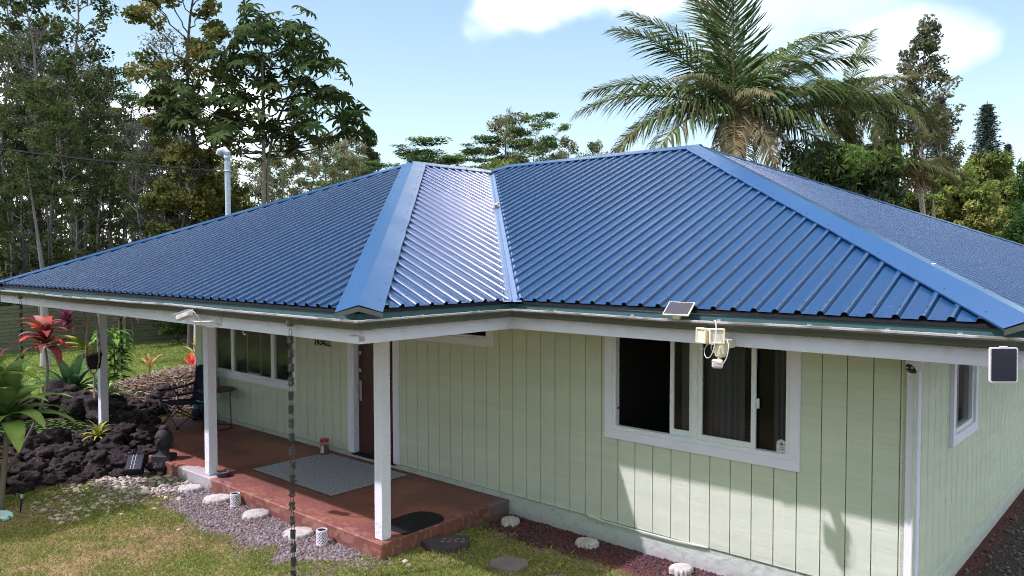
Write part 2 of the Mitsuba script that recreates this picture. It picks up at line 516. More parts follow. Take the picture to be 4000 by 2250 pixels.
def slope(name, O, e, s, poly, phase, screws=True, label=None):
    O, e, s = np.array(O, float), np.array(e, float), np.array(s, float)
    nrm = np.array([-MS * s[0], -MS * s[1], 1.0]) / math.hypot(1, MS)
    e3 = np.array([e[0], e[1], 0])

    def P(a, h, t):
        return np.array([O[0] + e[0] * a + s[0] * h, O[1] + e[1] * a + s[1] * h, ZE + MS * h]) + nrm * t

    amin, amax = min(q[0] for q in poly), max(q[0] for q in poly)
    root = part(house, name, pl(extr_deck(poly, P), 'm_dark'), label=label)
    k0 = math.floor((amin - phase) / PITCH) - 1
    sc = MB()
    corner = sorted(q[0] for q in poly)
    while phase + k0 * PITCH - PITCH / 2 < amax:
        a_lo, a_hi = phase + k0 * PITCH - PITCH / 2, phase + (k0 + 6) * PITCH - PITCH / 2 + 0.004
        prof = [(a_lo, 0.0)]
        for k in range(k0, k0 + 6):
            c = phase + k * PITCH
            prof += [(c + o, t) for o, t in RIB]
        prof.append((a_hi, 0.0008))
        pa, pt = np.array(prof).T
        extra = [c for c in corner if a_lo < c < a_hi]
        aa = np.unique(np.concatenate([pa, extra, np.clip([amin, amax], a_lo, a_hi)]))
        aa = aa[(aa >= amin - 1e-9) & (aa <= amax + 1e-9)]
        if len(aa) >= 2 and aa[-1] - aa[0] > 0.01:
            tt = np.interp(aa, pa, pt)
            vs = []
            for a_, t_ in zip(aa, tt):
                lo, hi = rng_h(poly, a_)
                lo2 = lo - 0.028 if lo < 1e-6 else lo
                vs += [P(a_, lo2, t_ + 0.002), P(a_, (lo2 + hi) / 2, t_ + 0.002), P(a_, hi, t_ + 0.002)]
            q = np.arange(len(aa) - 1) * 3
            f = np.vstack([np.stack([q, q + 3, q + 4, q + 1], 1), np.stack([q + 1, q + 4, q + 5, q + 2], 1)])
            part(root, 'roof_panel', mikit.ply((np.array(vs), f), 'm_roof', 40))
        if screws:
            for k in range(k0, k0 + 6):
                c = phase + k * PITCH
                if not (amin < c < amax):
                    continue
                lo, hi = rng_h(poly, c)
                for r, h in enumerate(np.arange(0.10, HH, 0.62)):
                    if lo + 0.02 < h < hi - 0.22 and (k % 2 == r % 2 or r == 0):
                        tb = np.stack([e3, np.cross(nrm, e3), nrm], 1)
                        sc.add(SCREW[0] @ tb.T + P(c, h + 0.006 * ((k * 7 + r * 3) % 5 - 2), 0.0295), SCREW[1])
        k0 += 6
    if screws:
        part(root, 'roof_screws', sc.ply('m_metal_dark'), kind='stuff')
    return root


def extr_deck(poly, P):
    n = len(poly)
    v = [P(a, h, -0.004) for a, h in poly] + [P(a, h, -0.05) for a, h in poly]
    f = [[0, k, k + 1] for k in range(1, n - 1)] + [[n, n + k + 1, n + k] for k in range(1, n - 1)]
    for k in range(n):
        l = (k + 1) % n
        f += [[k, n + k, n + l], [k, n + l, l]]
    return np.array(v), np.array(f)


L0 = FB - FC
VG = 0.085
roofs = {}
slope('porch_front_slope', (XL, -FB), (1, 0), (0, 1), [(0, 0), (2 * W2, 0), (W2, W2)], -8.046 - XL)
slope('porch_side_slope', (XR, -FB), (0, 1), (-1, 0), [(0, 0), (L0 - VG, 0), (L0 + W2 - VG, W2), (W2, W2)], -2.416 + FB)
slope('main_front_slope', (XR, -FC), (1, 0), (0, 1), [(VG, 0), (XE - XR, 0), (XE - HH - XR, HH), (XL + HH - XR, HH), (XM - XR + VG, W2)], -0.771 - XR)
slope('end_slope', (XE, -FC), (0, 1), (-1, 0), [(0, 0), (2 * HH, 0), (HH, HH)], 0.07)
slope('left_slope', (XL, YB), (0, -1), (1, 0), [(0, 0), (YB + FB, 0), (YB + FB - W2, W2), (YB + FC - W2, W2), (HH, HH)], 0.05, screws=False)
slope('back_slope', (XE, YB), (-1, 0), (0, -1), [(0, 0), (XE - XL, 0), (XE - XL - HH, HH), (HH, HH)], 0.05, screws=False)

NF = np.array([0, -MS, 1]) / math.hypot(1, MS)
NR = np.array([MS, 0, 1]) / math.hypot(1, MS)
NL = NR * [-1, 1, 1]
NB = NF * [1, -1, 1]
AP1 = np.array([XM, -FB + W2, ZE + MS * W2])
VT = np.array([XM, -FC + W2, ZE + MS * W2])
AP2 = np.array([XE - HH, -FC + HH, ZE + MS * HH])
RL = np.array([XL + HH, -FC + HH, ZE + MS * HH])


def cap(name, Pt, Q, n1, n2, wd=0.165, lift=0.034, seg=2.6, end=False):
    Pt, Q = np.array(Pt, float), np.array(Q, float)
    L = np.linalg.norm(Q - Pt)
    t = (Q - Pt) / L
    ds = []
    for n in (n1, n2):
        d = np.cross(t, n)
        d = d if d[2] < 0 else -d
        ds.append(d / np.linalg.norm(d))
    k = max(1, int(round(L / seg)))
    up = np.array([0, 0, lift / n1[2]])
    sc = MB()
    for g in range(k):
        r0, r1 = g * L / k, (g + 1) * L / k + (0.06 if g < k - 1 else 0)
        lf = 0.0022 * (k - g)
        m = 7
        vs = []
        for r in np.linspace(r0, r1, m):
            c = Pt + t * r
            wav = 0.004 * math.sin(r * 7.1 + g) + 0.003 * math.sin(r * 17.0)
            zz = np.array([0, 0, lf])
            vs += [c + ds[0] * (wd + wav) + n1 * (lift - 0.016) + zz, c + ds[0] * (wd + wav) + n1 * lift + zz, c + up + np.array([0, 0, 0.004]) + zz, c + ds[1] * (wd - wav) + n2 * lift + zz, c + ds[1] * (wd - wav) + n2 * (lift - 0.016) + zz]
        q = (np.arange(m - 1)[:, None] * 5 + np.arange(4)[None, :]).ravel()
        part(house, name, mikit.ply((np.array(vs), np.stack([q, q + 5, q + 6, q + 1], 1)), 'm_cap', 8))
    for r in np.arange(0.25, L, 0.46):
        for d, n in zip(ds, (n1, n2)):
            b1 = np.cross(n, t)
            sc.add(SCREW[0] @ np.stack([t, b1, n], 1).T + Pt + t * r + d * (wd * 0.72) + n * (lift + 0.004), SCREW[1])
    part(house, 'cap_screws', sc.ply('m_metal_dark'), kind='stuff')
    if end:
        m = MB()
        b1 = np.cross(n1, t)
        p0, p1, p2 = Pt + ds[0] * wd + n1 * lift, Pt + up, Pt + ds[1] * wd + n2 * lift
        o = -t * 0.006
        v = [p0 + o, p1 + o, p2 + o, p0 + o - [0, 0, 0.035], p1 + o - [0, 0, 0.04], p2 + o - [0, 0, 0.035]]
        v += [x + t * 0.004 for x in v]
        m.add(v, [[0, 3, 4, 1], [1, 4, 5, 2], [6, 7, 10, 9], [7, 8, 11, 10], [3, 9, 10, 4], [4, 10, 11, 5]])
        part(house, 'hip_cap_end', m.ply('m_gutter'))


hipd = lambda x, y: np.array([x, y, 0])
ov = 0.045
cap('hip_cap', [XR + ov, -FB - ov, ZE - MS * ov], AP1, NF, NR, 0.19, end=True)
cap('hip_cap', [XL - ov, -FB - ov, ZE - MS * ov], AP1, NF, NL, 0.19, end=True)
cap('hip_cap', [XE + ov, -FC - ov, ZE - MS * ov], AP2, NF, NR, 0.19, end=True)
cap('hip_cap', [XE + ov, YB + ov, ZE - MS * ov], AP2, NB, NR, 0.19)
cap('ridge_cap', AP1 + [0, -0.06, 0], VT, NL, NR, 0.15, 0.034)
cap('ridge_cap', VT, RL, NF, NL, 0.15, 0.034)
cap('ridge_cap', RL, AP2 + [0.06, 0, 0], NF, NB, 0.15, 0.034)
# the valley: a folded metal gutter sheet
vv, tv = np.array([XR, -FC, ZE]), VT - np.array([XR, -FC, ZE])
mb = MB()
n1v, n2v = np.array([-1.0, 0, 0]), np.array([0, 1.0, 0])
wv = 0.13
pts = []
for r in np.linspace(-0.012, 0.985, 6):
    c = vv + tv * r
    pts += [c + np.array([0, -wv, 0]) + NR * 0.0, c + np.array([0, -wv, 0.004]), c + np.array([-0.012, 0, -0.004]), c + np.array([0.0, 0.0, 0.016]), c + np.array([0.012, 0.0, -0.004]), c + np.array([wv, 0, 0.004]), c + np.array([wv, 0, 0])]
q = (np.arange(5)[:, None] * 7 + np.arange(6)[None, :]).ravel()
mb.add(pts, np.stack([q, q + 7, q + 8, q + 1], 1))
part(house, 'valley_flashing', mb.ply('m_valley'))

PATH = [(XL, YB), (XL, -FB), (XR, -FB), (XR, -FC), (XE, -FC), (XE, YB)]


def sweep(prof, wave=0.0, sub=0.5, close=False):
    """one mesh for each run of PATH; prof: (outward, z) pairs; mitred corners"""
    n = len(PATH)
    P2 = [np.array(p) for p in PATH]
    dr_ = [(P2[k + 1] - P2[k]) / np.linalg.norm(P2[k + 1] - P2[k]) for k in range(n - 1)]
    rt = [np.array([d[1], -d[0]]) for d in dr_]
    off = [rt[0]] + [rt[k] + rt[k + 1] for k in range(n - 2)] + [rt[-1]]
    if close:
        prof = list(prof) + [prof[0]]
    out = []
    for k in range(n - 1):
        L = np.linalg.norm(P2[k + 1] - P2[k])
        m = max(2, int(L / sub) + 1) if wave else 2
        vs = []
        for t in np.linspace(0, 1, m):
            b0, b1 = P2[k], P2[k + 1]
            zz = wave * math.sin(PI * t) * (math.sin(L * t * 1.1 + k) + 0.5 * math.sin(L * t * 2.9 + 2 * k))
            for o, z in prof:
                p = (b0 + off[k] * o) * (1 - t) + (b1 + off[k + 1] * o) * t
                vs.append([p[0], p[1], z + zz])
        w = len(prof)
        q = (np.arange(m - 1)[:, None] * w + np.arange(w - 1)[None, :]).ravel()
        f = np.stack([q, q + w, q + w + 1, q + 1], 1)
        fl = [[0, x, x + 1] for x in range(1, w - 2)] if close else []
        f3 = np.vstack([f[:, [0, 1, 2]], f[:, [0, 2, 3]]] + ([np.array(fl), (m - 1) * w + np.array(fl)[:, ::-1]] if fl else []))
        out.append((np.array(vs), f3))
    return out


for m in sweep([(-0.034, 2.255), (0.0, 2.249), (0.0, 1.998), (-0.034, 1.998)], close=True):
    part(house, 'fascia', pl(m, 'm_fascia'))
for m in sweep([(0.001, 2.279), (0.018, 2.273), (0.020, 2.246), (0.001, 2.246)], close=True):
    part(house, 'drip_edge', pl(m, 'm_black'))
gut = []
WAVE = 0.007
for m in sweep([(0.003, 2.244), (0.003, 2.122), (0.070, 2.120), (0.080, 2.126), (0.084, 2.135), (0.080, 2.140), (0.086, 2.152), (0.104, 2.168), (0.122, 2.178), (0.126, 2.192)], WAVE):
    gut.append(part(house, 'gutter', mikit.ply(m, 'm_gutter', 35)))
for k, m in enumerate(sweep([(0.005, 2.244), (0.005, 2.126), (0.070, 2.124), (0.076, 2.150), (0.100, 2.172), (0.118, 2.182), (0.1225, 2.192)], WAVE)):
    part(gut[k], 'gutter_lining', mikit.ply(m, 'm_gutter_in', 35))
for k, m in enumerate(sweep([(0.1265, 2.188), (0.1285, 2.203), (0.109, 2.204), (0.107, 2.196), (0.1205, 2.196)], WAVE, close=True)):
    part(gut[k], 'gutter_rim', mikit.ply(m, 'm_gutter_rim', 35))
hg = mikit.ply(bxm(-0.012, 0.012, -0.108, -0.006, 2.188, 2.1925), 'm_metal_dark')
hgc = mikit.ply(bxm(-0.016, 0.016, -0.014, -0.006, 2.172, 2.205), 'm_galv')
for x in [-12.3, -11.5, -10.7, -9.9, -9.1, -8.3, -7.4, -6.7, -5.9, -5.1, -4.4]:
    part(gut[1], 'gutter_hanger', hg, to_world=M4((x, -FB, 0)))
for x in [-2.9, -2.05, -1.24, -0.52, 0.02, 0.46]:
    part(gut[3], 'gutter_hanger', hgc, to_world=M4((x, -FC, 0)))
for y in [-2.0, -1.3]:
    part(gut[2], 'gutter_hanger', hgc, to_world=M4((XR, y, 0), Rz(PI / 2)))
# gutter joint sleeve at the inner corner
part(gut[3], 'gutter_sleeve', pl(bxm(XR + 0.13, XR + 0.30, -FC - 0.121, -FC - 0.1, 2.2045, 2.208), 'm_gutter_in'))

# soffit over porch and house
o = 0.036
part(house, 'soffit', pl(extr(Polygon([(XL + o, YB - o), (XL + o, -FB + o), (XR - o, -FB + o), (XR - o, -FC + o), (XE - o, -FC + o), (XE - o, YB - o)]), 0.02), 'm_white'), to_world=M4((0, 0, 2.045)))

# walls: every board of the siding is a piece of its own
XW, YW, ZW = -11.5, 8.22, 2.044
OP_F = [(-11.03, -8.61, 0.78, 1.98), (-7.15, -6.24, -0.2, 1.97), (-5.95, -4.563, 1.75, 1.99), (-2.822, -0.988, 0.955, 1.99)]
OP_R = [(1.125, 1.905, 1.125, 1.98)]


def wall(name, u0, u1, ops, to3, first, tag_l=None):
    full = sbox(u0, -0.01, u1, ZW)
    for q in ops:
        full = full.difference(sbox(q[0], q[2], q[1], q[3]))
    m = extr(full, 0.09)                                   # (u, z, depth)
    root = part(house, name, pl(to3(m, 0.010), 'm_groove'))
    k = math.floor((u0 - first) / 0.2032) - 1
    while first + k * 0.2032 < u1:
        b = sbox(max(u0, first + k * 0.2032 + 0.0042), 0.0, min(u1, first + (k + 1) * 0.2032 - 0.0042), ZW)
        for q in ops:
            b = b.difference(sbox(q[0] - 0.02, q[2] - 0.02, q[1] + 0.02, q[3] + 0.02))
        for g in getattr(b, 'geoms', [b]):
            if g.area > 1e-4:
                part(root, 'siding_board', pl(to3(extr(g, 0.0095), 0.0), 'm_siding'))
        k += 1
    return root


def to_front(m, back):
    v = np.asarray(m.vertices)
    return np.stack([v[:, 0], v[:, 2] + back, v[:, 1]], 1), np.asarray(m.faces)[:, ::-1]


def to_right(m, back):
    v = np.asarray(m.vertices)
    return np.stack([-v[:, 2] - back, v[:, 0], v[:, 1]], 1), np.asarray(m.faces)


fw_ = wall('front_wall', XW, 0.0, OP_F, to_front, -0.115)
rw_ = wall('side_wall', 0.0, YW, OP_R, to_right, -0.05)
part(house, 'left_wall', pl(bxm(XW, XW + 0.09, 0.101, YW, -0.01, ZW), 'm_siding'))
part(house, 'back_wall', pl(bxm(XW + 0.091, -0.1, YW - 0.09, YW, -0.01, ZW), 'm_siding'))
part(house, 'foundation', pl(bxm(XW + 0.01, -0.016, 0.016, YW, -0.6, -0.006, 0.004), 'm_foundation'))
part(house, 'porch_slab', pl(bxm(-11.5, -4.2446, -1.8415, 0.0155, -0.5, -0.0696, 0.012), 'm_slab'), label='rust red painted concrete porch slab with worn edges')
part(house, 'corner_board', pl(bxm(-0.069, 0.0195, -0.019, -0.0005, -0.03, ZW, 0.003), 'm_white'))
part(house, 'corner_board', pl(bxm(0.0005, 0.0185, 0.0, 0.068, -0.03, ZW, 0.003), 'm_white'))
part(house, 'conduit', pl(tube([(-3.12, -0.006, 0.0), (-2.9, -0.012, -0.012), (-2.5, -0.012, -0.014), (-2.1, -0.010, -0.012), (-1.75, -0.005, 0.0)], 0.009, 8), 'm_siding'))
# interior: floor, back wall, partitions
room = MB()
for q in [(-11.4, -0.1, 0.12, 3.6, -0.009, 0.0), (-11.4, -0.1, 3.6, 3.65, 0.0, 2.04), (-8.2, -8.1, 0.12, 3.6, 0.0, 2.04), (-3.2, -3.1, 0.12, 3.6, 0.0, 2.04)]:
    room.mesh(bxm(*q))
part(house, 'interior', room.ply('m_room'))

front = lambda u0, u1, n0, n1, z0, z1, b=0.002: bxm(u0, u1, -n1, -n0, z0, z1, b)
right = lambda u0, u1, n0, n1, z0, z1, b=0.002: bxm(n0, n1, u0, u1, z0, z1, b)


def trim(root, bx, u0, u1, z0, z1, t, w=0.089, top=True):
    part(root, 'trim_board', pl(bx(u0 - w, u1 + w, 0.0005, t, z0 - w, z0), 'm_white'))
    part(root, 'trim_board', pl(bx(u0 - w, u0, 0.0005, t, z0 + 0.0005, z1), 'm_white'))
    part(root, 'trim_board', pl(bx(u1, u1 + w, 0.0005, t, z0 + 0.0005, z1), 'm_white'))
    if top:
        part(root, 'trim_board', pl(bx(u0 - w, u1 + w, 0.0005, t, z1 + 0.0005, z1 + 0.05), 'm_white'))


def framing(root, bx, name, u0, u1, z0, z1, w, n0, n1, mt='m_vinyl', bottom=None):
    bottom = bottom or w
    m = MB()
    m.mesh(bx(u0, u0 + w, n0, n1, z0, z1)).mesh(bx(u1 - w, u1, n0, n1, z0, z1))
    m.mesh(bx(u0 + w, u1 - w, n0, n1 - 0.0005, z0, z0 + bottom)).mesh(bx(u0 + w, u1 - w, n0, n1 - 0.0005, z1 - w, z1))
    return part(root, name, m.ply(mt))


def pane(root, bx, u0, u1, z0, z1, n):
    ax = bx(u0, u1, n - 0.001, n, z0, z1, 0)
    v = np.asarray(ax.bounds)
    if v[1, 0] - v[0, 0] > v[1, 1] - v[0, 1]:
        y = v[0, 1]
        q = [(v[0, 0], y, z0), (v[1, 0], y, z0), (v[1, 0], y, z1), (v[0, 0], y, z1)]
    else:
        x = v[1, 0]
        q = [(x, v[0, 1], z0), (x, v[1, 1], z0), (x, v[1, 1], z1), (x, v[0, 1], z1)]
    part(root, 'pane', mikit.ply((np.array(q), np.array([[0, 1, 2, 3]])), 'm_pane'))


def curtain(root, u0, u1, y, z0, z1, folds, amp=0.025, seed=0):
    n = folds * 10
    u = np.linspace(u0, u1, n)
    r = np.random.default_rng(seed)
    ph = np.cumsum(np.abs(r.normal(1, 0.35, n))) * 2 * PI * folds / n
    vs = []
    for t in np.linspace(0, 1, 4):
        vs.append(np.stack([u + 0.01 * t * np.sin(ph * 0.37), y + amp * np.sin(ph) * (0.6 + 0.5 * t), z1 + (z0 - z1) * t + u * 0], 1))
    v = np.vstack(vs)
    i, j = np.meshgrid(np.arange(3), np.arange(n - 1), indexing='ij')
    q = (i * n + j).ravel()
    part(root, 'curtain', mikit.ply((v, np.stack([q, q + 1, q + n + 1, q + n], 1)), 'm_curtain', True))


# the front window right of the door
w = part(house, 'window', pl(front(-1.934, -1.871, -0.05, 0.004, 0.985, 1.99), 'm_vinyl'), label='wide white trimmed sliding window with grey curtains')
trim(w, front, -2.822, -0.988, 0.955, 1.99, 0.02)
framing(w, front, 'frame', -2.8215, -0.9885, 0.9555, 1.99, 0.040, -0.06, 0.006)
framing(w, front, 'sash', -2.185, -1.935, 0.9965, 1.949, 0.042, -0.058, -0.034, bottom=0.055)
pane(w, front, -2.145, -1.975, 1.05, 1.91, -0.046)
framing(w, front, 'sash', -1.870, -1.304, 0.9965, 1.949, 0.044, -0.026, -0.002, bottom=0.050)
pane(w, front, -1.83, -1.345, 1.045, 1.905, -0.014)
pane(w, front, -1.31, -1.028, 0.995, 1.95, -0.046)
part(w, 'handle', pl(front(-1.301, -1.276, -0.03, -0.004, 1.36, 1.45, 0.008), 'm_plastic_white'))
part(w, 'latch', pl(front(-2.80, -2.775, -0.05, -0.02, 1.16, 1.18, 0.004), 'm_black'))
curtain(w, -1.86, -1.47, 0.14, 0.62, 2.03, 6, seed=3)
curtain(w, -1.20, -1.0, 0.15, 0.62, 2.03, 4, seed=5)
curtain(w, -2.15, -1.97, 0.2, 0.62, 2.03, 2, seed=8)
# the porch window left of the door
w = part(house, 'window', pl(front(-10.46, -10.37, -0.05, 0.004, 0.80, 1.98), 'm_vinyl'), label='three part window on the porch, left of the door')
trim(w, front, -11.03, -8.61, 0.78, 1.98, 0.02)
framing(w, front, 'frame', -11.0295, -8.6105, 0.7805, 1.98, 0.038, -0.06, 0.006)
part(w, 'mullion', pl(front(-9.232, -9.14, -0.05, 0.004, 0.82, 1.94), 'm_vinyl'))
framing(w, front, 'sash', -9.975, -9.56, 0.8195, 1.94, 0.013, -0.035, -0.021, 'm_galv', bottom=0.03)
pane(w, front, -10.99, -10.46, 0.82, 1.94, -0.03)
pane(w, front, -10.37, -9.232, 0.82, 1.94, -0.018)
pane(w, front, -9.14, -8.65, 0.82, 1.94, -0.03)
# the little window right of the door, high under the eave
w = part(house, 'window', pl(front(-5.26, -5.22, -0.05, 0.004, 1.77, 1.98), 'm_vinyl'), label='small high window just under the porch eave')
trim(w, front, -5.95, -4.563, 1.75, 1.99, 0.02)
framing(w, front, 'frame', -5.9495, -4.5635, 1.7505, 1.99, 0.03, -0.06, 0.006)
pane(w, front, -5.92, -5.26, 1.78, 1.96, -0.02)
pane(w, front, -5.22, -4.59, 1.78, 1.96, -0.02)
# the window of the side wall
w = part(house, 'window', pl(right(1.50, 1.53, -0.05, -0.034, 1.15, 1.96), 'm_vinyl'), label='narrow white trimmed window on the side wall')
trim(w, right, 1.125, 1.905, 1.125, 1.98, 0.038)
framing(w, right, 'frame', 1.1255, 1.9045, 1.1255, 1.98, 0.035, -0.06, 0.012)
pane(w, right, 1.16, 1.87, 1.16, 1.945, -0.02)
# the front door
d = part(house, 'door', pl(front(-7.112, -6.278, -0.115, -0.075, -0.02, 1.955), 'm_door'), label='dark red brown panelled front door')
for z0, z1 in ((0.15, 0.85), (1.0, 1.8)):
    for u0, u1 in ((-7.0, -6.74), (-6.65, -6.39)):
        part(d, 'door_panel', pl(front(u0, u1, -0.0745, -0.066, z0, z1, 0.006), 'm_door'))
for u in ((-7.239, -7.15), (-6.24, -6.151)):
    part(d, 'trim_board', pl(front(u[0], u[1], 0.0005, 0.02, 0.0, 1.97), 'm_white'))
part(d, 'trim_board', pl(front(-7.239, -6.151, 0.0005, 0.02, 1.9705, 2.04), 'm_white'))
m = MB()
m.mesh(front(-7.15, -7.114, -0.12, 0.012, -0.02, 1.97)).mesh(front(-6.276, -6.24, -0.12, 0.012, -0.02, 1.97)).mesh(front(-7.114, -6.276, -0.12, 0.012, 1.956, 1.97))
part(d, 'jamb', m.ply('m_white'))
part(d, 'threshold', pl(front(-7.15, -6.24, -0.12, 0.03, -0.0225, -0.0205 + 0.018), 'm_black'))
for z, h in ((1.36, 0.05), (1.12, 0.05)):
    part(d, 'lock', pl(front(-7.085, -7.035, -0.0748, -0.05, z, z + h, 0.008), 'm_galv'))
m = MB()
m.mesh(front(-7.08, -7.04, -0.0748, -0.064, 0.72, 1.0, 0.004))
m.add(*tube([(-7.06, 0.064, 0.96), (-7.06, 0.02, 0.955), (-7.05, 0.012, 0.88), (-7.055, 0.03, 0.80), (-7.06, 0.064, 0.76)], 0.008, 8))
part(d, 'handle', m.ply('m_galv'))

# porch posts
post = mikit.ply(bxm(-0.0575, 0.0575, -0.0575, 0.0575, -0.06, 2.045, 0.004), 'm_white')
brk = MB()
brk.mesh(bxm(-0.050, 0.060, -0.0605, -0.0577, -0.058, 0.135, 0.001)).mesh(bxm(-0.05, 0.05, -0.05, 0.05, -0.0695, -0.0602, 0.001))
for bx_, bz in ((-0.03, 0.10), (0.035, 0.09), (0.0, 0.02), (0.04, -0.02), (-0.035, 0.0), (0.0, 0.10)):
    v_, f_ = SCREW
    brk.add(v_ @ Rx(PI / 2).T + [bx_, -0.0605, bz], f_)
brk = brk.ply('m_white')
for x in (-4.355, -7.806, -11.26):
    p_ = part(house, 'porch_post', post, to_world=M4((x, -1.73, 0)))
    part(p_, 'post_bracket', brk, to_world=M4((x, -1.73, 0)))

# house number
nm = meshkit.text_mesh('143431', 0.115, 0.006, True)
nv = np.asarray(nm.vertices)
single('house_number', (lambda v: mikit.ply((v, np.asarray(nm.faces)), 'm_black'))(np.stack([-8.055 + nv[:, 0] * 0.40 / nv[:, 0].max(), -0.002 - nv[:, 2], 1.435 + nv[:, 1]], 1)), None, 'black metal house number on the green boards left of the front door', 'house number')


# ---------------------------------------------------------------- things on and about the house
# the ribbed rug
yr = np.arange(-1.275, -0.075, 0.02)
prof = []
for k, y in enumerate(yr):
    prof.append((y, 0.004 if k % 2 else 0.0085))
vs = np.array([[x, y, -0.0694 + z] for x in (-7.615, -5.87) for y, z in prof])
n = len(prof)
q = np.arange(n - 1)
cols = np.array([[0.36, 0.37, 0.41] if z > 0.006 else [0.13, 0.13, 0.15] for _ in (0, 1) for y, z in prof])
single('rug', mikit.ply((vs, np.stack([q, q + n, q + n + 1, q + 1], 1)), 'm_vc', False, color=cols), None, 'grey ribbed rug lying on the red porch in front of the door', 'rug')
# the black mat at the slab's edge
rr = 0.2
arc = [(-4.72 + rr - rr * math.cos(t), -0.88 - rr + rr * math.sin(t)) for t in np.linspace(0, PI / 2, 8)] + [(-4.262 - 0.24 * (1 - math.sin(t)), -0.88 - 0.24 * (1 - math.cos(t))) for t in np.linspace(0, PI / 2, 8)][::1]
poly = Polygon([(-4.262, -1.53), (-4.72, -1.53)] + arc[:8] + [(-4.5, -0.88), (-4.42, -0.885), (-4.34, -0.92), (-4.28, -0.99), (-4.262, -1.08)])
mm = MB()
mm.mesh(trimesh.Trimesh(*tri_fix(extr(poly.buffer(0), 0.008))))
inner = poly.buffer(-0.045)
mm.mesh(extr(inner, 0.011))
for k in range(9):
    mm.mesh(bxm(-4.66, -4.32, -1.46 + k * 0.06, -1.435 + k * 0.06, 0.011, 0.0145, 0.002))
single('door_mat', mm.ply('m_black'), None, 'black rubber mat with a rounded end at the porch edge by the front post', 'door mat', to_world=M4((0, 0, -0.0692)))
# the jar
jar = thing('jar', 'clear plastic jar with a red lid standing against the wall beside the rug', 'jar')
J = M4((-7.57, -0.18, -0.0694), None, 1.18)
part(jar, 'body', pl(lathe([(0.0001, 0.001), (0.05, 0.001), (0.054, 0.006), (0.054, 0.14), (0.047, 0.158)], 24), 'm_pane', True), to_world=J)
part(jar, 'contents', pl(lathe([(0.0001, 0.004), (0.05, 0.004), (0.05, 0.085), (0.03, 0.1), (0.0001, 0.098)], 20), 'm_vc', True, (0.30, 0.16, 0.12)), to_world=J)
part(jar, 'lid', pl(lathe([(0.047, 0.155), (0.053, 0.156), (0.053, 0.182), (0.05, 0.187), (0.0001, 0.188)], 28), 'm_red', 40), to_world=J)
t = np.linspace(-1.9, -0.75, 9)
lv = np.array([[0.0548 * math.cos(a_), 0.0548 * math.sin(a_), z] for z in (0.03, 0.115) for a_ in t])
q = np.arange(8)
part(jar, 'paper_label', pl((lv, np.stack([q, q + 1, q + 10, q + 9], 1)), 'm_vc', True, (0.6, 0.58, 0.62)), to_world=J)
part(jar, 'label_patch', pl((lv[[1, 2, 3, 4, 10, 11, 12, 13]] * [1.006, 1.006, 1] + [0, 0, 0.012], np.array([[0, 1, 5, 4], [1, 2, 6, 5], [2, 3, 7, 6]])), 'm_vc', True, (0.45, 0.10, 0.05)), to_world=J)
# the tin by the second post
tin = thing('metal_bowl', 'round dark blue bowl with a silver rim beside the second porch post', 'bowl')
J = M4((-7.60, -1.675, -0.0694))
part(tin, 'body', pl(lathe([(0.0001, 0.001), (0.08, 0.001), (0.084, 0.006), (0.084, 0.058)], 28), 'm_vc_gloss', 40, (0.015, 0.025, 0.05)), to_world=J)
part(tin, 'rim', pl(lathe([(0.0845, 0.0575), (0.087, 0.062), (0.086, 0.070), (0.079, 0.070), (0.078, 0.058)], 28), 'm_chrome', 40), to_world=J)
part(tin, 'inside', pl(lathe([(0.078, 0.060), (0.076, 0.03), (0.05, 0.022), (0.0001, 0.022)], 24), 'm_vc', True, (0.16, 0.085, 0.045)), to_world=J)
# lattice lanterns
lat = MB()
for k in range(12):
    for s in (1, -1):
        tt = np.linspace(0, 1, 9)
        an = 2 * PI * k / 12 + s * tt * 2.1
        p = np.stack([0.0535 * np.cos(an), 0.0535 * np.sin(an), 0.016 + 0.122 * tt], 1)
        lat.add(*tube(p, 0.0042, 5, False))
for z0, z1 in ((0.0, 0.018), (0.136, 0.156)):
    lat.add(*lathe([(0.048, z0), (0.056, z0), (0.058, (z0 + z1) / 2), (0.056, z1), (0.047, z1), (0.047, z0)], 28))
lat = lat.ply('m_plastic_white', 40)
core = pl(lathe([(0.045, 0.004), (0.046, 0.145)], 20), 'm_vc', True, (0.22, 0.22, 0.23))
lidp = pl(lathe([(0.047, 0.148), (0.03, 0.150), (0.0001, 0.151)], 24), 'm_black', True)
for x, y, lb in ((-6.86, -1.925, 'white lattice garden lantern standing under the far part of the slab edge'), (-5.05, -1.965, 'white lattice garden lantern standing near the rain chain and front porch corner')):
    l_ = thing('garden_lantern', lb, 'lantern', 'white lattice lanterns along the porch')
    J = M4((x, y, -0.236))
    part(l_, 'lattice', lat, to_world=J)
    part(l_, 'inner_tube', core, to_world=J)
    part(l_, 'solar_lid', lidp, to_world=J)


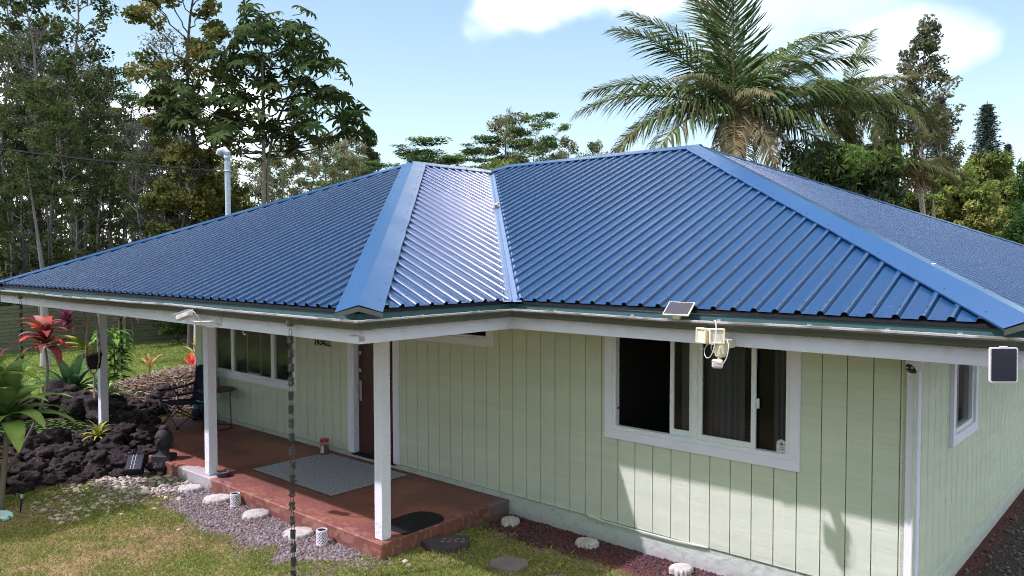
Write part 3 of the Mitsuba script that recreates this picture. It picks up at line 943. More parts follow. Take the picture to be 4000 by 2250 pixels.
# stepping stones in the shape of leaves
def leaf_stone(seed, lx, ly, notches, th=0.045):
    r = np.random.default_rng(seed)
    n, m = 72, 9
    an = np.arange(n) * 2 * PI / n
    rad = 1 - 0.30 * np.exp(-((an - PI) / 0.16) ** 2)
    for k in range(notches):
        c = -2.4 + 4.8 * k / (notches - 1) + r.normal(0, 0.06)
        rad -= (0.10 + 0.07 * r.random()) * np.exp(-(((an - c + PI) % (2 * PI) - PI) / 0.07) ** 2)
    rr_ = np.linspace(0, 1, m)
    vs = [[0, 0, th]]
    for k in range(1, m):
        d = rad ** (0.3 + 0.7 * rr_[k]) * rr_[k]
        vein = 0.006 * np.abs(np.sin(an * notches / 2.0)) * rr_[k] ** 0.5 - 0.012 * (rr_[k] > 0.9)
        vs += np.stack([d * np.cos(an) * lx, d * np.sin(an) * ly, th + vein - 0.012 * rr_[k] ** 2], 1).tolist()
    d = rad * 1.0
    vs += np.stack([d * np.cos(an) * lx, d * np.sin(an) * ly, an * 0 - 0.02], 1).tolist()
    f = [[0, 1 + k, 1 + (k + 1) % n] for k in range(n)]
    for g in range(m - 1):
        for k in range(n):
            a_, b_ = 1 + g * n + k, 1 + g * n + (k + 1) % n
            f += [[a_, a_ + n, b_ + n], [a_, b_ + n, b_]]
    return np.array(vs), np.array(f)


LS = [mikit.ply(leaf_stone(3, 0.155, 0.125, 9), 'm_stone', 50), mikit.ply(leaf_stone(4, 0.165, 0.125, 11), 'm_stone', 50)]
grp = 'pale leaf shaped stepping stones beside the porch'
for x, y, a_, s, k, tx, ty, lb in [
        (-7.86, -1.985, 0.7, 0.98, 0, 0.03, 0.0, 'pale leaf shaped stepping stone at the end of the pebble bed'),
        (-7.20, -1.97, 0.9, 1.05, 1, 0.05, 0.05, 'pale leaf shaped stepping stone just left of the far lantern'),
        (-6.33, -1.965, 1.0, 1.0, 0, 0.10, 0.10, 'pale leaf shaped stepping stone halfway along the slab, between the two lanterns'),
        (-5.45, -1.985, 1.1, 1.0, 1, 0.10, 0.10, 'pale leaf shaped stepping stone behind the rain chain')]:
    single('stepping_stone', LS[k], None, lb, 'stepping stone', grp, to_world=M4((x, y, -0.222), Rz(a_) @ Rx(tx), s))
LS2 = [mikit.ply(leaf_stone(k, 0.125, 0.105, 13, 0.05), 'm_stone', 50) for k in (7, 8)]
for x, y, a_, lb in [(-4.02, -0.22, 2.2, 'round scalloped pale stone nearest the porch, by the house wall'), (-3.0, -0.19, 0.4, 'round scalloped pale stone on red cinders, second from the porch'), (-1.94, -0.16, 1.4, 'round scalloped pale stone at the bottom edge below the window')]:
    single('stepping_stone', LS2[int(a_ * 5) % 2], None, lb, 'stepping stone', 'round scalloped stones along the house wall', to_world=M4((x, y, -0.226), Rz(a_)))
v, f = leaf_stone(11, 0.30, 0.24, 11, 0.05)
single('painted_stone', mikit.ply((v, f), 'm_vc', 50) if False else mikit.ply((v, f), 'm_vc', True, color=np.where((v[:, 2:3] > 0.03), [[0.45, 0.62, 0.56]], [[0.05, 0.28, 0.22]]) * np.ones((len(v), 3))), None, 'pale green painted leaf shaped stone on the grass at the left edge', 'stepping stone', to_world=M4((-8.50, -3.98, -0.22), Rz(0.6), 0.8))


def flat_stone(seed, lx, ly, n, th):
    r = np.random.default_rng(seed)
    an = np.sort(np.arange(n) * 2 * PI / n + r.normal(0, 0.10, n))
    p = Polygon(np.stack([lx * np.cos(an) * (1 + 0.06 * r.normal(size=n)), ly * np.sin(an) * (1 + 0.06 * r.normal(size=n))], 1)).buffer(-0.02).buffer(0.02)
    q0, q1 = extr(p, th - 0.008), extr(p.buffer(-0.009), th)
    return MB().mesh(q0).mesh(q1)


mat('m_flag', bumped(prin(proc(lambda p, n, uv: mix(mi.Color3f(0.20, 0.165, 0.155), mi.Color3f(0.12, 0.10, 0.095), fbm(p.x * 8, p.y * 8, 1.0, 4))), 0.85, 0.2), lambda p, n, uv: 0.006 * fbm(p.x * 30, p.y * 30, p.z * 30, 3)))
single('flagstone', flat_stone(5, 0.21, 0.185, 7, 0.035).ply('m_flag'), None, 'flat grey brown six sided stone in the grass in front of the porch corner', 'stepping stone', to_world=M4((-3.24, -1.12, -0.236), Rz(0.5)))
single('flagstone', flat_stone(9, 0.16, 0.14, 7, 0.035).ply('m_flag'), None, 'flat grey brown stone cut by the bottom edge below the six sided one', 'stepping stone', to_world=M4((-2.66, -1.10, -0.24), Rz(0.2)))
fs = flat_stone(14, 0.24, 0.19, 9, 0.075)
r_ = np.random.default_rng(2)
st = thing('lava_slab', 'dark rough stone slab inlaid with pale flakes against the porch corner', 'stepping stone')
J = M4((-4.04, -1.16, -0.25), Rz(0.9))
mat('m_darkflag', bumped(prin(proc(lambda p, n, uv: mix(mi.Color3f(0.085, 0.07, 0.068), mi.Color3f(0.045, 0.04, 0.04), fbm(p.x * 14, p.y * 14, p.z * 14, 4))), 0.85, 0.2), lambda p, n, uv: 0.012 * fbm(p.x * 26, p.y * 26, p.z * 26, 3)))
part(st, 'slab', fs.ply('m_darkflag'), to_world=J)
for k in range(8):
    p = Polygon([(0.028 * math.cos(t_) * (0.7 + 0.5 * r_.random()), 0.016 * math.sin(t_) * (0.7 + 0.5 * r_.random())) for t_ in np.arange(6) * PI / 3]).buffer(0.003)
    part(st, 'flake', pl(extr(p, 0.005), 'm_flag'), to_world=M4((-4.06 + 0.05 * (k % 4) - 0.04 * (k // 4), -1.21 + 0.055 * (k % 4) * 0.8 + 0.06 * (k // 4), -0.1745), Rz(k * 1.3)))

# ------------------------------------------------ rain chains
cup = MB()
cup.add(*lathe([(0.0001, -0.034), (0.020, -0.034), (0.0235, -0.030), (0.0245, 0.030), (0.0265, 0.034), (0.0235, 0.034), (0.021, -0.026)], 16))
for a_ in (0.3, 0.3 + PI):
    for z in (0.024, -0.02):
        cup.mesh(bxm(-0.004, 0.012, -0.004, 0.004, -0.003, 0.003), to=np.block([[Rz(a_), np.array([[0.024 * math.cos(a_)], [0.024 * math.sin(a_)], [z]])], [np.zeros((1, 3)), 1]]))
cup = cup.ply('m_chain', 40)
mat('m_chain', pr(proc(lambda p, n, uv: mix(mi.Color3f(0.035, 0.036, 0.032), mi.Color3f(0.11, 0.115, 0.10), smoothstep(0.5, 0.75, fbm(p.x * 40, p.y * 40, p.z * 30, 3)))), 0.5, 0.5, 0.2))
link = MB().add(*torus((0, 0, 0.0), 0.017, 0.0035, 1, 0.9, 1.9)).ply('m_chain', True)
funnel = pl(lathe([(0.03, 0.05), (0.038, 0.045), (0.036, 0.0), (0.022, -0.02), (0.02, -0.02)], 18), 'm_gutter', 40)


def rain_chain(x, y, z0, z1, lb, r0):
    c = thing('rain_chain', lb, 'rain chain', None)
    part(c, 'outlet', funnel, to_world=M4((x, y, z0 + 0.03)))
    z = z0 - 0.05
    k = 0
    while z > z1:
        sw = 0.006 * math.sin(k * 0.9 + r0)
        part(c, 'link', link, to_world=M4((x + sw, y, z + 0.006), Rz(0.4 + 0.3 * math.sin(k * 2.3 + r0))))
        part(c, 'cup', cup, to_world=M4((x + sw, y, z - 0.058), Rz(r0 + k * 0.35) @ Rx(0.05 * math.sin(k * 1.7))))
        z -= 0.124
        k += 1


rain_chain(-4.368, -2.735, 2.085, -0.10, 'long dark rain chain of cups hanging in front of the porch', 0.2)
rain_chain(-11.63, -2.735, 2.075, 1.02, 'short rain chain at the far left end of the front gutter', 1.2)
rain_chain(-12.90, -0.79, 2.075, 0.68, 'rain chain hanging from the left gutter in front of the lawn', 2.1)

# ------------------------------------------------ cameras, lamp, solar panels
fl = thing('floodlight', 'cream twin head motion sensor floodlight on the fascia above the wide window', 'floodlight')


def head(w_, h_, d_):
    m = MB()
    m.mesh(bxm(-w_ / 2, w_ / 2, 0.0, d_, -h_ / 2, h_ / 2, 0.014))
    for q in [(-w_ / 2, -w_ / 2 + 0.013, -h_ / 2, h_ / 2), (w_ / 2 - 0.013, w_ / 2, -h_ / 2, h_ / 2), (-w_ / 2 + 0.013, w_ / 2 - 0.013, -h_ / 2, -h_ / 2 + 0.013), (-w_ / 2 + 0.013, w_ / 2 - 0.013, h_ / 2 - 0.013, h_ / 2)]:
        m.mesh(bxm(q[0], q[1], -0.014, 0.004, q[2], q[3], 0.004))
    return m


LX, LY, LZ = -1.20, -1.03, 2.09
for dx, dz, a_, w_, lbl in ((0.045, 0.0, 0.62, 0.118, None), (-0.075, 0.0, -0.35, 0.112, None)):
    J = M4((LX + dx, LY - (0.02 if dx < 0 else 0.0) , LZ + dz), Rz(a_) @ Rx(-0.04))
    h = part(fl, 'lamp_head', head(w_, 0.118, 0.055).ply('m_cream'), to_world=J)
    part(h, 'lens', pl(bxm(-w_ / 2 + 0.0125, w_ / 2 - 0.0125, -0.004, -0.0005, -0.047, 0.047), 'm_vc_gloss', c=(0.62, 0.60, 0.47)), to_world=J)
body = MB().add(*lathe([(0.0001, -0.062), (0.036, -0.062), (0.043, -0.052), (0.052, 0.03), (0.05, 0.04), (0.0001, 0.042)], 20))
for k in range(10):
    a_ = k * 2 * PI / 10
    body.add(*tube([(0.0465 * math.cos(a_), 0.0465 * math.sin(a_), -0.035), (0.0515 * math.cos(a_), 0.0515 * math.sin(a_), 0.015)], 0.006, 6))
part(fl, 'body', body.ply('m_cream', 40), to_world=M4((LX + 0.05, LY + 0.05, LZ - 0.10)))
sn = MB().mesh(bxm(-0.042, 0.042, -0.035, 0.035, -0.034, 0.034, 0.012))
part(fl, 'sensor', sn.ply('m_cream'), to_world=M4((LX + 0.035, LY + 0.03, LZ - 0.215), Rz(0.5)))
part(fl, 'sensor_window', pl(bxm(-0.037, 0.037, -0.0375, -0.034, -0.018, 0.010, 0.001), 'm_vc', c=(0.48, 0.44, 0.50)), to_world=M4((LX + 0.035, LY + 0.03, LZ - 0.215), Rz(0.5)))
part(fl, 'neck', pl(tube([(LX + 0.05, LY + 0.05, LZ - 0.15), (LX + 0.04, LY + 0.035, LZ - 0.19)], 0.014, 8), 'm_cream'))
part(fl, 'mount', pl(bxm(LX + 0.03, LX + 0.10, LY + 0.05, -0.826, LZ - 0.10, LZ - 0.03, 0.006), 'm_cream'))
cb = MB()
cs = lambda *p: tube(np.array(trimesh.path.simplify.resample_spline(np.array(p), count=26, degree=3)), 0.0035, 6)
cb.add(*cs((LX - 0.02, -0.958, 2.206), (LX + 0.02, -1.0, 2.20), (LX + 0.055, -1.06, 2.13), (LX + 0.045, -1.085, 2.05), (LX + 0.03, -1.08, 1.97), (LX + 0.0, -1.05, 1.905), (LX - 0.06, -1.02, 1.925), (LX - 0.085, -1.0, 1.985), (LX - 0.05, -0.97, 2.02)))
cb.add(*cs((LX + 0.06, -0.97, 2.08), (LX + 0.12, -1.0, 2.05), (LX + 0.13, -1.02, 1.97), (LX + 0.10, -1.02, 1.89), (LX + 0.06, -1.0, 1.86)))
cb.add(*cs((LX - 0.045, -0.90, 2.02), (LX - 0.05, -0.92, 1.96), (LX - 0.02, -0.92, 1.94), (LX - 0.02, -0.90, 2.0)))
part(fl, 'cable', cb.ply('m_plastic_white', True))

mat('m_solar', {'type': 'twosided', 'bsdf': {'type': 'roughplastic', 'diffuse_reflectance': rgb(0.02, 0.022, 0.04), 'alpha': 0.06}})
sp = thing('solar_panel', 'small tilted solar panel clipped on the gutter above the wide window', 'solar panel')
Rp = Rx(-0.95)
J = M4((-1.55, -0.925, 2.285), Rz(0.10) @ Rp)
part(sp, 'frame', MB().mesh(bxm(-0.113, 0.113, 0.0, 0.014, -0.085, 0.085, 0.004)).ply('m_cream'), to_world=J)
part(sp, 'cells', pl(bxm(-0.104, 0.104, -0.0016, 0.001, -0.076, 0.076), 'm_solar'), to_world=J)
part(sp, 'clip', pl(bxm(-0.03, 0.03, 0.014, 0.05, -0.085, -0.04, 0.004), 'm_cream'), to_world=J)
sp = thing('solar_panel', 'upright white framed solar panel fixed on the fascia at the right edge', 'solar panel')
J = M4((0.745, -1.06, 2.045), Rz(0.72) @ Rx(-0.02))
fr = extr(sbox(-0.072, -0.094, 0.072, 0.094).buffer(0.013), 0.012)
v = np.asarray(fr.vertices)
part(sp, 'frame', pl((np.stack([v[:, 0], -v[:, 2] + 0.012, v[:, 1]], 1), fr.faces), 'm_plastic_white'), to_world=J)
fr = extr(sbox(-0.066, -0.088, 0.066, 0.088).buffer(0.010), 0.002)
v = np.asarray(fr.vertices)
part(sp, 'cells', pl((np.stack([v[:, 0], -v[:, 2] - 0.0005, v[:, 1]], 1), fr.faces), 'm_solar'), to_world=J)
part(sp, 'tab', pl(bxm(-0.023, 0.023, 0.0, 0.012, 0.1075, 0.114, 0.002), 'm_plastic_white'), to_world=J)
part(sp, 'bracket', pl(tube([(0.745, -1.05, 2.05), (0.76, -0.95, 2.06), (0.77, -0.827, 2.06)], 0.012, 8), 'm_plastic_white'))

cm = thing('dome_camera', 'white security camera with a black face under the eave at the right corner', 'security camera')
R = Rz(-0.15)
J = M4((0.005, -0.105, 1.875), R)
v, f = np.array(ICO[3].vertices) * [0.062, 0.062, 0.058], ICO[3].faces
part(cm, 'housing', pl((v, f), 'm_plastic_white', True), to_world=J)
part(cm, 'base', pl(lathe([(0.0001, 0.07), (0.05, 0.07), (0.06, 0.05), (0.062, 0.0)], 24), 'm_plastic_white', 40), to_world=J)
vf = np.array(ICO[3].vertices) * [0.048, 0.052, 0.05] + [-0.006, -0.016, -0.012]
keep = (vf[ICO[3].faces][:, :, 1].max(1) < -0.02) & (vf[ICO[3].faces][:, :, 2].max(1) < 0.03)
part(cm, 'face', pl((vf, ICO[3].faces[keep]), 'm_solar', True), to_world=J)
for dx in (-0.022, 0.012):
    part(cm, 'lens', pl(lathe([(0.007, 0.0), (0.006, 0.003), (0.0001, 0.003)], 12), 'm_chrome', 40), to_world=M4((dx - 0.005, -0.17, 1.862), Rx(PI / 2)))
part(cm, 'wall_arm', pl(bxm(0.0, 0.055, -0.085, -0.0195, 1.84, 1.95, 0.012), 'm_plastic_white'))

bc = thing('bullet_camera', 'weathered white bullet camera on an arm on the porch fascia', 'security camera')
ax = np.array([-0.38, -0.05, -0.105])
ax /= np.linalg.norm(ax)
sd = np.cross(ax, [0, 0, 1])
sd /= np.linalg.norm(sd)
Rb = np.stack([ax, sd, np.cross(ax, sd)], 1)
if np.linalg.det(Rb) < 0:
    Rb[:, 1] *= -1
J = M4((-6.10, -2.86, 2.115), Rb)
mat('m_oldwhite', pr(proc(lambda p, n, uv: mix(mi.Color3f(0.55, 0.56, 0.53), mi.Color3f(0.25, 0.22, 0.17), smoothstep(0.5, 0.8, fbm(p.x * 25, p.y * 25, p.z * 25, 4)))), 0.5, 0.4))
part(bc, 'housing', MB().mesh(bxm(-0.11, 0.105, -0.038, 0.038, -0.032, 0.032, 0.012)).ply('m_oldwhite'), to_world=J)
part(bc, 'hood', MB().mesh(bxm(-0.105, 0.15, -0.043, 0.043, 0.0325 if Rb[2, 2] > 0 else -0.0385, 0.0385 if Rb[2, 2] > 0 else -0.0325, 0.002)).ply('m_oldwhite'), to_world=J)
part(bc, 'glass', pl(bxm(0.1052, 0.107, -0.03, 0.03, -0.025, 0.025), 'm_solar'), to_world=J)
part(bc, 'arm', pl(tube([(-6.06, -2.85, 2.075), (-5.95, -2.82, 2.055), (-5.80, -2.74, 2.06), (-5.74, -2.672, 2.065)], 0.009, 8), 'm_oldwhite'))
part(bc, 'wall_plate', pl(bxm(-5.775, -5.70, -2.68, -2.6685, 2.02, 2.10, 0.003), 'm_oldwhite'))
part(bc, 'cable', pl(cs((-5.99, -2.85, 2.15), (-5.93, -2.86, 2.17), (-5.86, -2.84, 2.12), (-5.84, -2.78, 2.03), (-5.80, -2.70, 2.0)), 'm_plastic_white', True))
hk = pl(tube([(0, 0, 0.05), (0, 0, 0.0), (0.006, 0, -0.012), (0.02, 0, -0.016), (0.03, 0, -0.004)], 0.004, 6), 'm_plastic_white', True)
single('hook', hk, None, 'small white hook hanging under the porch fascia near the rain chain', 'hook', 'hooks under the eaves', to_world=M4((-5.36, -2.63, 1.965), Rz(0.5)))
single('hook', hk, None, 'small white hook under the main fascia left of the floodlight', 'hook', 'hooks under the eaves', to_world=M4((-1.42, -0.80, 1.96), Rz(0.5), 0.8))

# the sticker in the window corner
sk = thing('security_sticker', 'white arched security sticker with an eye mark in the window corner', 'sticker')
p = sbox(-0.047, -0.062, 0.047, 0.015).buffer(0).union(Polygon([(0.047 * math.cos(t_), 0.015 + 0.047 * math.sin(t_)) for t_ in np.linspace(0, PI, 20)])).buffer(-0.01).buffer(0.01)


def flat(pg, y, m_, name, c=None, dx=0.0, dz=0.0):
    g = pg if isinstance(pg, trimesh.Trimesh) else extr(pg, 0.0006)
    v = np.asarray(g.vertices)
    part(sk, name, pl((np.stack([v[:, 0] - 1.083 + dx, y - v[:, 2], v[:, 1] + 1.048 + dz], 1), g.faces), m_, c=c))


flat(p, 0.0455, 'm_vc', 'backing', (0.55, 0.56, 0.57))
flat(p.buffer(-0.004).difference(p.buffer(-0.0052)), 0.0447, 'm_black', 'border')
ci = Polygon([(0.0145 * math.cos(t_), 0.0145 * math.sin(t_)) for t_ in np.linspace(0, 2 * PI, 24)[:-1]])
flat(ci.difference(ci.buffer(-0.003)).union(ci.buffer(-0.0065)), 0.0447, 'm_black', 'eye_mark', dz=0.022)
tx = meshkit.text_mesh('Hey!', 0.0125, 0.0006, False)
tx.apply_translation([-np.asarray(tx.bounds)[1, 0] / 2, -0.0125, 0])
flat(tx, 0.0447, 'm_black', 'lettering')
for z_, w_ in ((-0.024, 0.03), (-0.029, 0.034)):
    flat(sbox(-w_, z_ - 0.0012, w_, z_ + 0.0012), 0.0447, 'm_black', 'small_print')
flat(sbox(-0.0, -0.0522, 0.016, -0.0498), 0.0447, 'm_black', 'small_print')
# debris on the roof
dm = MB()
for k in range(9):
    v, f = rock(60 + k, (0.03, 0.022, 0.015), 1, 0.5)
    dm.add(v + r_.normal(0, 0.018, 3) + [0, 0, 0.01], f, (0.34, 0.27, 0.22) if k % 2 else (0.45, 0.42, 0.38))
single('leaf_litter', dm.ply('m_vc', False, True), None, 'small clump of dry leaves caught in the roof valley', 'debris', to_world=M4((-6.17, 1.90, ZE + MS * 2.72 + 0.02)))
hp = lambda x: (x, -FC + (XE - x), ZE + MS * (XE - x))
single('paper_scrap', pl(MB().mesh(bxm(-0.03, 0.03, -0.02, 0.02, 0, 0.01, 0.003)), 'm_plastic_white'), None, 'tiny white scrap lying on the right hip cap', 'debris', to_world=M4((-0.03 + 0.10, -FC + (XE - 0.07) + 0.12, ZE + MS * (XE - 0.07) + 0.035), Rz(0.5)))

# ------------------------------------------------ porch furniture
ch = thing('camp_chair', 'dark navy folding camp chair at the far end of the porch', 'chair')
CX, CY, CZ = -10.95, -0.56, -0.07
P3 = lambda x, y, z: np.array([CX + x, CY + y, CZ + z])
tb = lambda *p: tube(np.array(p), 0.0095, 8)
for s in (-1, 1):
    part(ch, 'leg', pl(tb(P3(s * 0.26, -0.26, 0.02), P3(-s * 0.0, -0.27, 0.20), P3(-s * 0.25, -0.28, 0.38)), 'm_metal_dark', True))
    part(ch, 'leg', pl(tb(P3(s * 0.25, -0.27, 0.02), P3(s * 0.26, 0.0, 0.2), P3(s * 0.27, 0.24, 0.4)), 'm_metal_dark', True))
    part(ch, 'leg', pl(tb(P3(s * 0.26, 0.26, 0.02), P3(s * 0.26, 0.0, 0.18), P3(s * 0.26, -0.27, 0.36)), 'm_metal_dark', True))
    part(ch, 'leg', pl(tb(P3(s * 0.25, 0.27, 0.02), P3(0, 0.27, 0.2), P3(-s * 0.26, 0.27, 0.40)), 'm_metal_dark', True))
    part(ch, 'back_pole', pl(tb(P3(s * 0.26, 0.25, 0.38), P3(s * 0.265, 0.29, 0.6), P3(s * 0.255, 0.33, 0.94)), 'm_metal_dark', True))
    part(ch, 'arm_pole', pl(tb(P3(s * 0.31, -0.27, 0.36), P3(s * 0.32, -0.27, 0.58)), 'm_metal_dark', True))
    for y in (-0.265, 0.265):
        part(ch, 'foot', pl(MB().mesh(bxm(-0.02, 0.02, -0.02, 0.02, 0.0, 0.035, 0.008)), 'm_black'), to_world=M4(P3(s * 0.26, y, 0.001)))
    u = np.linspace(0, 1, 8)
    arm = np.array([P3(s * (0.33 - 0.03 * t_), -0.30 + 0.60 * t_, 0.585 + 0.06 * t_ - 0.025 * math.sin(PI * t_)) for t_ in u])
    vs = np.concatenate([arm + [-0.05, 0, 0.0], arm + [0.05, 0, 0.0], arm + [0.05, 0, -0.018], arm + [-0.05, 0, -0.018]])
    q = np.arange(7)
    part(ch, 'armrest', pl((vs, np.vstack([np.stack([q + a_ * 8, q + a_ * 8 + 1, q + ((a_ + 1) % 4) * 8 + 1, q + ((a_ + 1) % 4) * 8], 1) for a_ in range(4)])), 'm_navy', 40))
u, w_ = np.meshgrid(np.linspace(-1, 1, 13), np.linspace(0, 1, 9), indexing='ij')


def cloth(fn):
    p = np.stack([np.array([fn(a_, b_) for a_, b_ in zip(u.ravel(), w_.ravel())])], 0)[0]
    i, j = np.meshgrid(np.arange(12), np.arange(8), indexing='ij')
    q = (i * 9 + j).ravel()
    f = np.stack([q, q + 9, q + 10, q + 1], 1)
    v2 = p + np.array([0, 0.004, -0.008])
    return np.vstack([p, v2]), np.vstack([f, f[:, ::-1] + len(p)])


part(ch, 'seat', pl(cloth(lambda a_, b_: P3(a_ * 0.275, -0.30 + 0.56 * b_, 0.405 - 0.05 * (1 - a_ * a_) * (0.4 + 0.6 * b_) - 0.03 * b_)), 'm_navy', 50))
part(ch, 'backrest', pl(cloth(lambda a_, b_: P3(a_ * (0.27 - 0.06 * max(0, b_ - 0.85) / 0.15 * abs(a_)), 0.24 + 0.10 * b_ + 0.05 * (1 - a_ * a_), 0.36 + 0.60 * b_ - 0.02 * a_ * a_ * (b_ > 0.9))), 'm_navy', 50))
tbl = thing('side_table', 'small round black metal table beside the camp chair', 'table')
TX, TY = -10.33, -0.33
part(tbl, 'table_top', pl(lathe([(0.0001, 0.615), (0.285, 0.615), (0.295, 0.622), (0.295, 0.634), (0.288, 0.638), (0.27, 0.632), (0.0001, 0.632)], 36), 'm_metal_dark', 40), to_world=M4((TX, TY, -0.07)))
part(tbl, 'base_ring', pl(torus((0, 0, 0.012), 0.24, 0.009, n=36), 'm_metal_dark', True), to_world=M4((TX, TY, -0.07)))
for k in range(3):
    a_ = 0.6 + k * 2 * PI / 3
    part(tbl, 'leg', pl(tube([(0.24 * math.cos(a_), 0.24 * math.sin(a_), 0.012), (0.225 * math.cos(a_), 0.225 * math.sin(a_), 0.615)], 0.009, 8), 'm_metal_dark', True), to_world=M4((TX, TY, -0.07)))
tm = thing('tumbler', 'orange tumbler with a teal lid on the small black table', 'tumbler')
J = M4((TX - 0.02, TY + 0.02, -0.07 + 0.633))
part(tm, 'body', pl(lathe([(0.0001, 0.0), (0.034, 0.0), (0.04, 0.01), (0.043, 0.12)], 20), 'm_vc_gloss', 40, (0.40, 0.085, 0.04)), to_world=J)
part(tm, 'lid', pl(lathe([(0.043, 0.12), (0.045, 0.125), (0.044, 0.165), (0.03, 0.175), (0.0001, 0.176)], 20), 'm_vc_gloss', 40, (0.05, 0.20, 0.19)), to_world=J)
ga = thing('glass_dish', 'small clear glass dish next to the tumbler on the table', 'dish')
part(ga, 'bowl', pl(lathe([(0.0001, 0.004), (0.045, 0.004), (0.055, 0.035), (0.058, 0.05), (0.053, 0.05), (0.04, 0.012), (0.0001, 0.012)], 20), 'm_vc_gloss', 40, (0.36, 0.38, 0.40)), to_world=M4((TX - 0.17, TY - 0.02, -0.07 + 0.633)))
bg = thing('soft_bag', 'teal and black soft bag on the floor behind the camp chair', 'bag')
v, f = rock(5, (0.16, 0.10, 0.13), 3, 0.12)
part(bg, 'bag_base', pl((v * [1, 1, 0.9], f), 'm_navy', True), to_world=M4((-11.22, -0.2, 0.03)))
v, f = rock(8, (0.12, 0.08, 0.09), 3, 0.2)
part(bg, 'bag_top', pl((v, f), 'm_vc', True, (0.05, 0.24, 0.27)), to_world=M4((-11.22, -0.2, 0.16)))


# ---------------------------------------------------------------- stones, pebbles, gravel
rg = np.random.default_rng(11)
PEB = [mikit.ply(rock(30 + k, (0.036, 0.027, 0.018), 1, 0.16), 'm_peb_%d' % (k % 4), True) for k in range(8)]
for k, c in enumerate([(0.37, 0.325, 0.265), (0.24, 0.20, 0.17), (0.45, 0.40, 0.33), (0.16, 0.13, 0.12)]):
    mat('m_peb_%d' % k, pr(rgb(*c), 0.6, 0.35))
pts = []
tries = 0
while len(pts) < 420 and tries < 60000:
    tries += 1
    t = rg.random()
    x = -9.4 + 1.75 * rg.random()
    y = -3.55 + 1.85 * rg.random()
    # a band that runs from the far slab corner down to the lantern plants at the left
    cx_ = -8.55 + 0.34 * (y + 2.6) * -1
    w_ = 0.62 + 0.25 * (y + 3.5) * 0.2
    dens = math.exp(-((x - cx_ + 0.0) / w_) ** 4) * (1.0 if y > -2.75 else 0.32)
    if y > -1.80 and x > -8.2 or rg.random() > dens or y > -1.845 and x > -8.95:
        continue
    if any((x - q[0]) ** 2 + (y - q[1]) ** 2 < 0.043 ** 2 for q in pts):
        continue
    if (x + 8.85) ** 2 + (y + 1.9) ** 2 < 0.2 ** 2:
        continue
    pts.append((x, y))
stray = [(-7.26, -2.87), (-7.55, -2.95), (-6.55, -2.75), (-7.9, -2.95), (-8.1, -3.25), (-8.0, -2.55), (-7.62, -2.5), (-7.45, -2.62), (-8.35, -3.85), (-7.4, -2.33), (-7.6, -2.25), (-8.3, -3.3), (-4.04, -1.72), (-4.12, -1.83), (-3.95, -1.75)]
pts.sort(key=lambda q: -(q[0] - q[1]))
rest = MB()
for n_, (x, y) in enumerate(pts + stray):
    s = 0.75 + 0.6 * rg.random() ** 1.5
    k = int(rg.integers(0, 8))
    J = M4((x, y, -0.232 + 0.006 * rg.random()), Rz(rg.random() * 6.3) @ Rx(rg.normal(0, 0.15)), s)
    if n_ < 275 or n_ >= len(pts):
        single('pebble', PEB[k], None, 'smooth pale river pebble lying on the pebble bed beside the lava rocks' if n_ < len(pts) else 'stray pale pebble lying out on the grass', 'pebble', 'river pebbles of the bed' if n_ < len(pts) else 'stray pebbles', to_world=J)
    else:
        v, f = rock(30 + k, (0.036, 0.027, 0.018), 1, 0.16)
        a_ = rg.random() * 6.3
        rest.add(v * s @ Rz(a_).T + [x, y, -0.230], f, [(0.37, 0.325, 0.265), (0.24, 0.20, 0.17), (0.45, 0.40, 0.33), (0.16, 0.13, 0.12)][k % 4])
struct('far_pebbles', rest.ply('m_vc', True, True), kind='stuff', label='the remaining pebbles at the far side of the bed', cat='pebbles')


def scatter_stones(name, n, region, size, palette, lab, cat, zf=None):
    r = np.random.default_rng(len(name))
    base = trimesh.creation.icosahedron()
    bv, bf = np.asarray(base.vertices), np.asarray(base.faces)
    P = region(r, n)
    n = len(P)
    s = size * (0.55 + 0.9 * r.random(n) ** 2)
    R = np.linalg.qr(r.normal(size=(n, 3, 3)))[0]
    sc_ = np.stack([s, s * (0.7 + 0.3 * r.random(n)), s * (0.55 + 0.3 * r.random(n))], 1)
    v = (bv[None] * (0.8 + 0.4 * r.random((n, 12, 1)))) * sc_[:, None]
    v = np.einsum('nij,nkj->nki', R, v) + np.column_stack([P, (zf(P[:, 0], P[:, 1]) if zf else np.full(n, -0.238)) + s * 0.25 * r.random(n)])[:, None]
    f = bf[None] + np.arange(n)[:, None, None] * 12
    pal = np.array(palette)
    c = pal[r.integers(0, len(pal), n)] * (0.75 + 0.5 * r.random((n, 1)))
    struct(name, mikit.ply((v.reshape(-1, 3), f.reshape(-1, 3)), 'm_vc', False, color=np.repeat(c, 12, 0)), kind='stuff', label=lab, cat=cat)


def reg_grav(r, n):
    P = np.column_stack([-8.15 + 4.0 * r.random(n), -2.95 + 1.13 * r.random(n)])
    edge = -2.28 - 0.30 * np.sin((P[:, 0] + 8.0) * 0.9) - 0.20 * (meshkit.fbm(np.column_stack([P * 2.2, P[:, 0] * 0]), 3, 2) - 0.5) * 4
    keep = (P[:, 1] > edge - 0.25 * r.random(n) ** 3) & (P[:, 0] > -8.0 - 0.2 * r.random(n)) & ((P[:, 0] < -4.6) | (P[:, 1] > -2.15))
    return P[keep]


scatter_stones('cinder_gravel', 15000, reg_grav, 0.016, [(0.165, 0.14, 0.135), (0.21, 0.18, 0.175), (0.125, 0.10, 0.10), (0.18, 0.115, 0.105), (0.27, 0.24, 0.23)], 'grey purple cinder gravel strip along the porch slab', 'gravel')


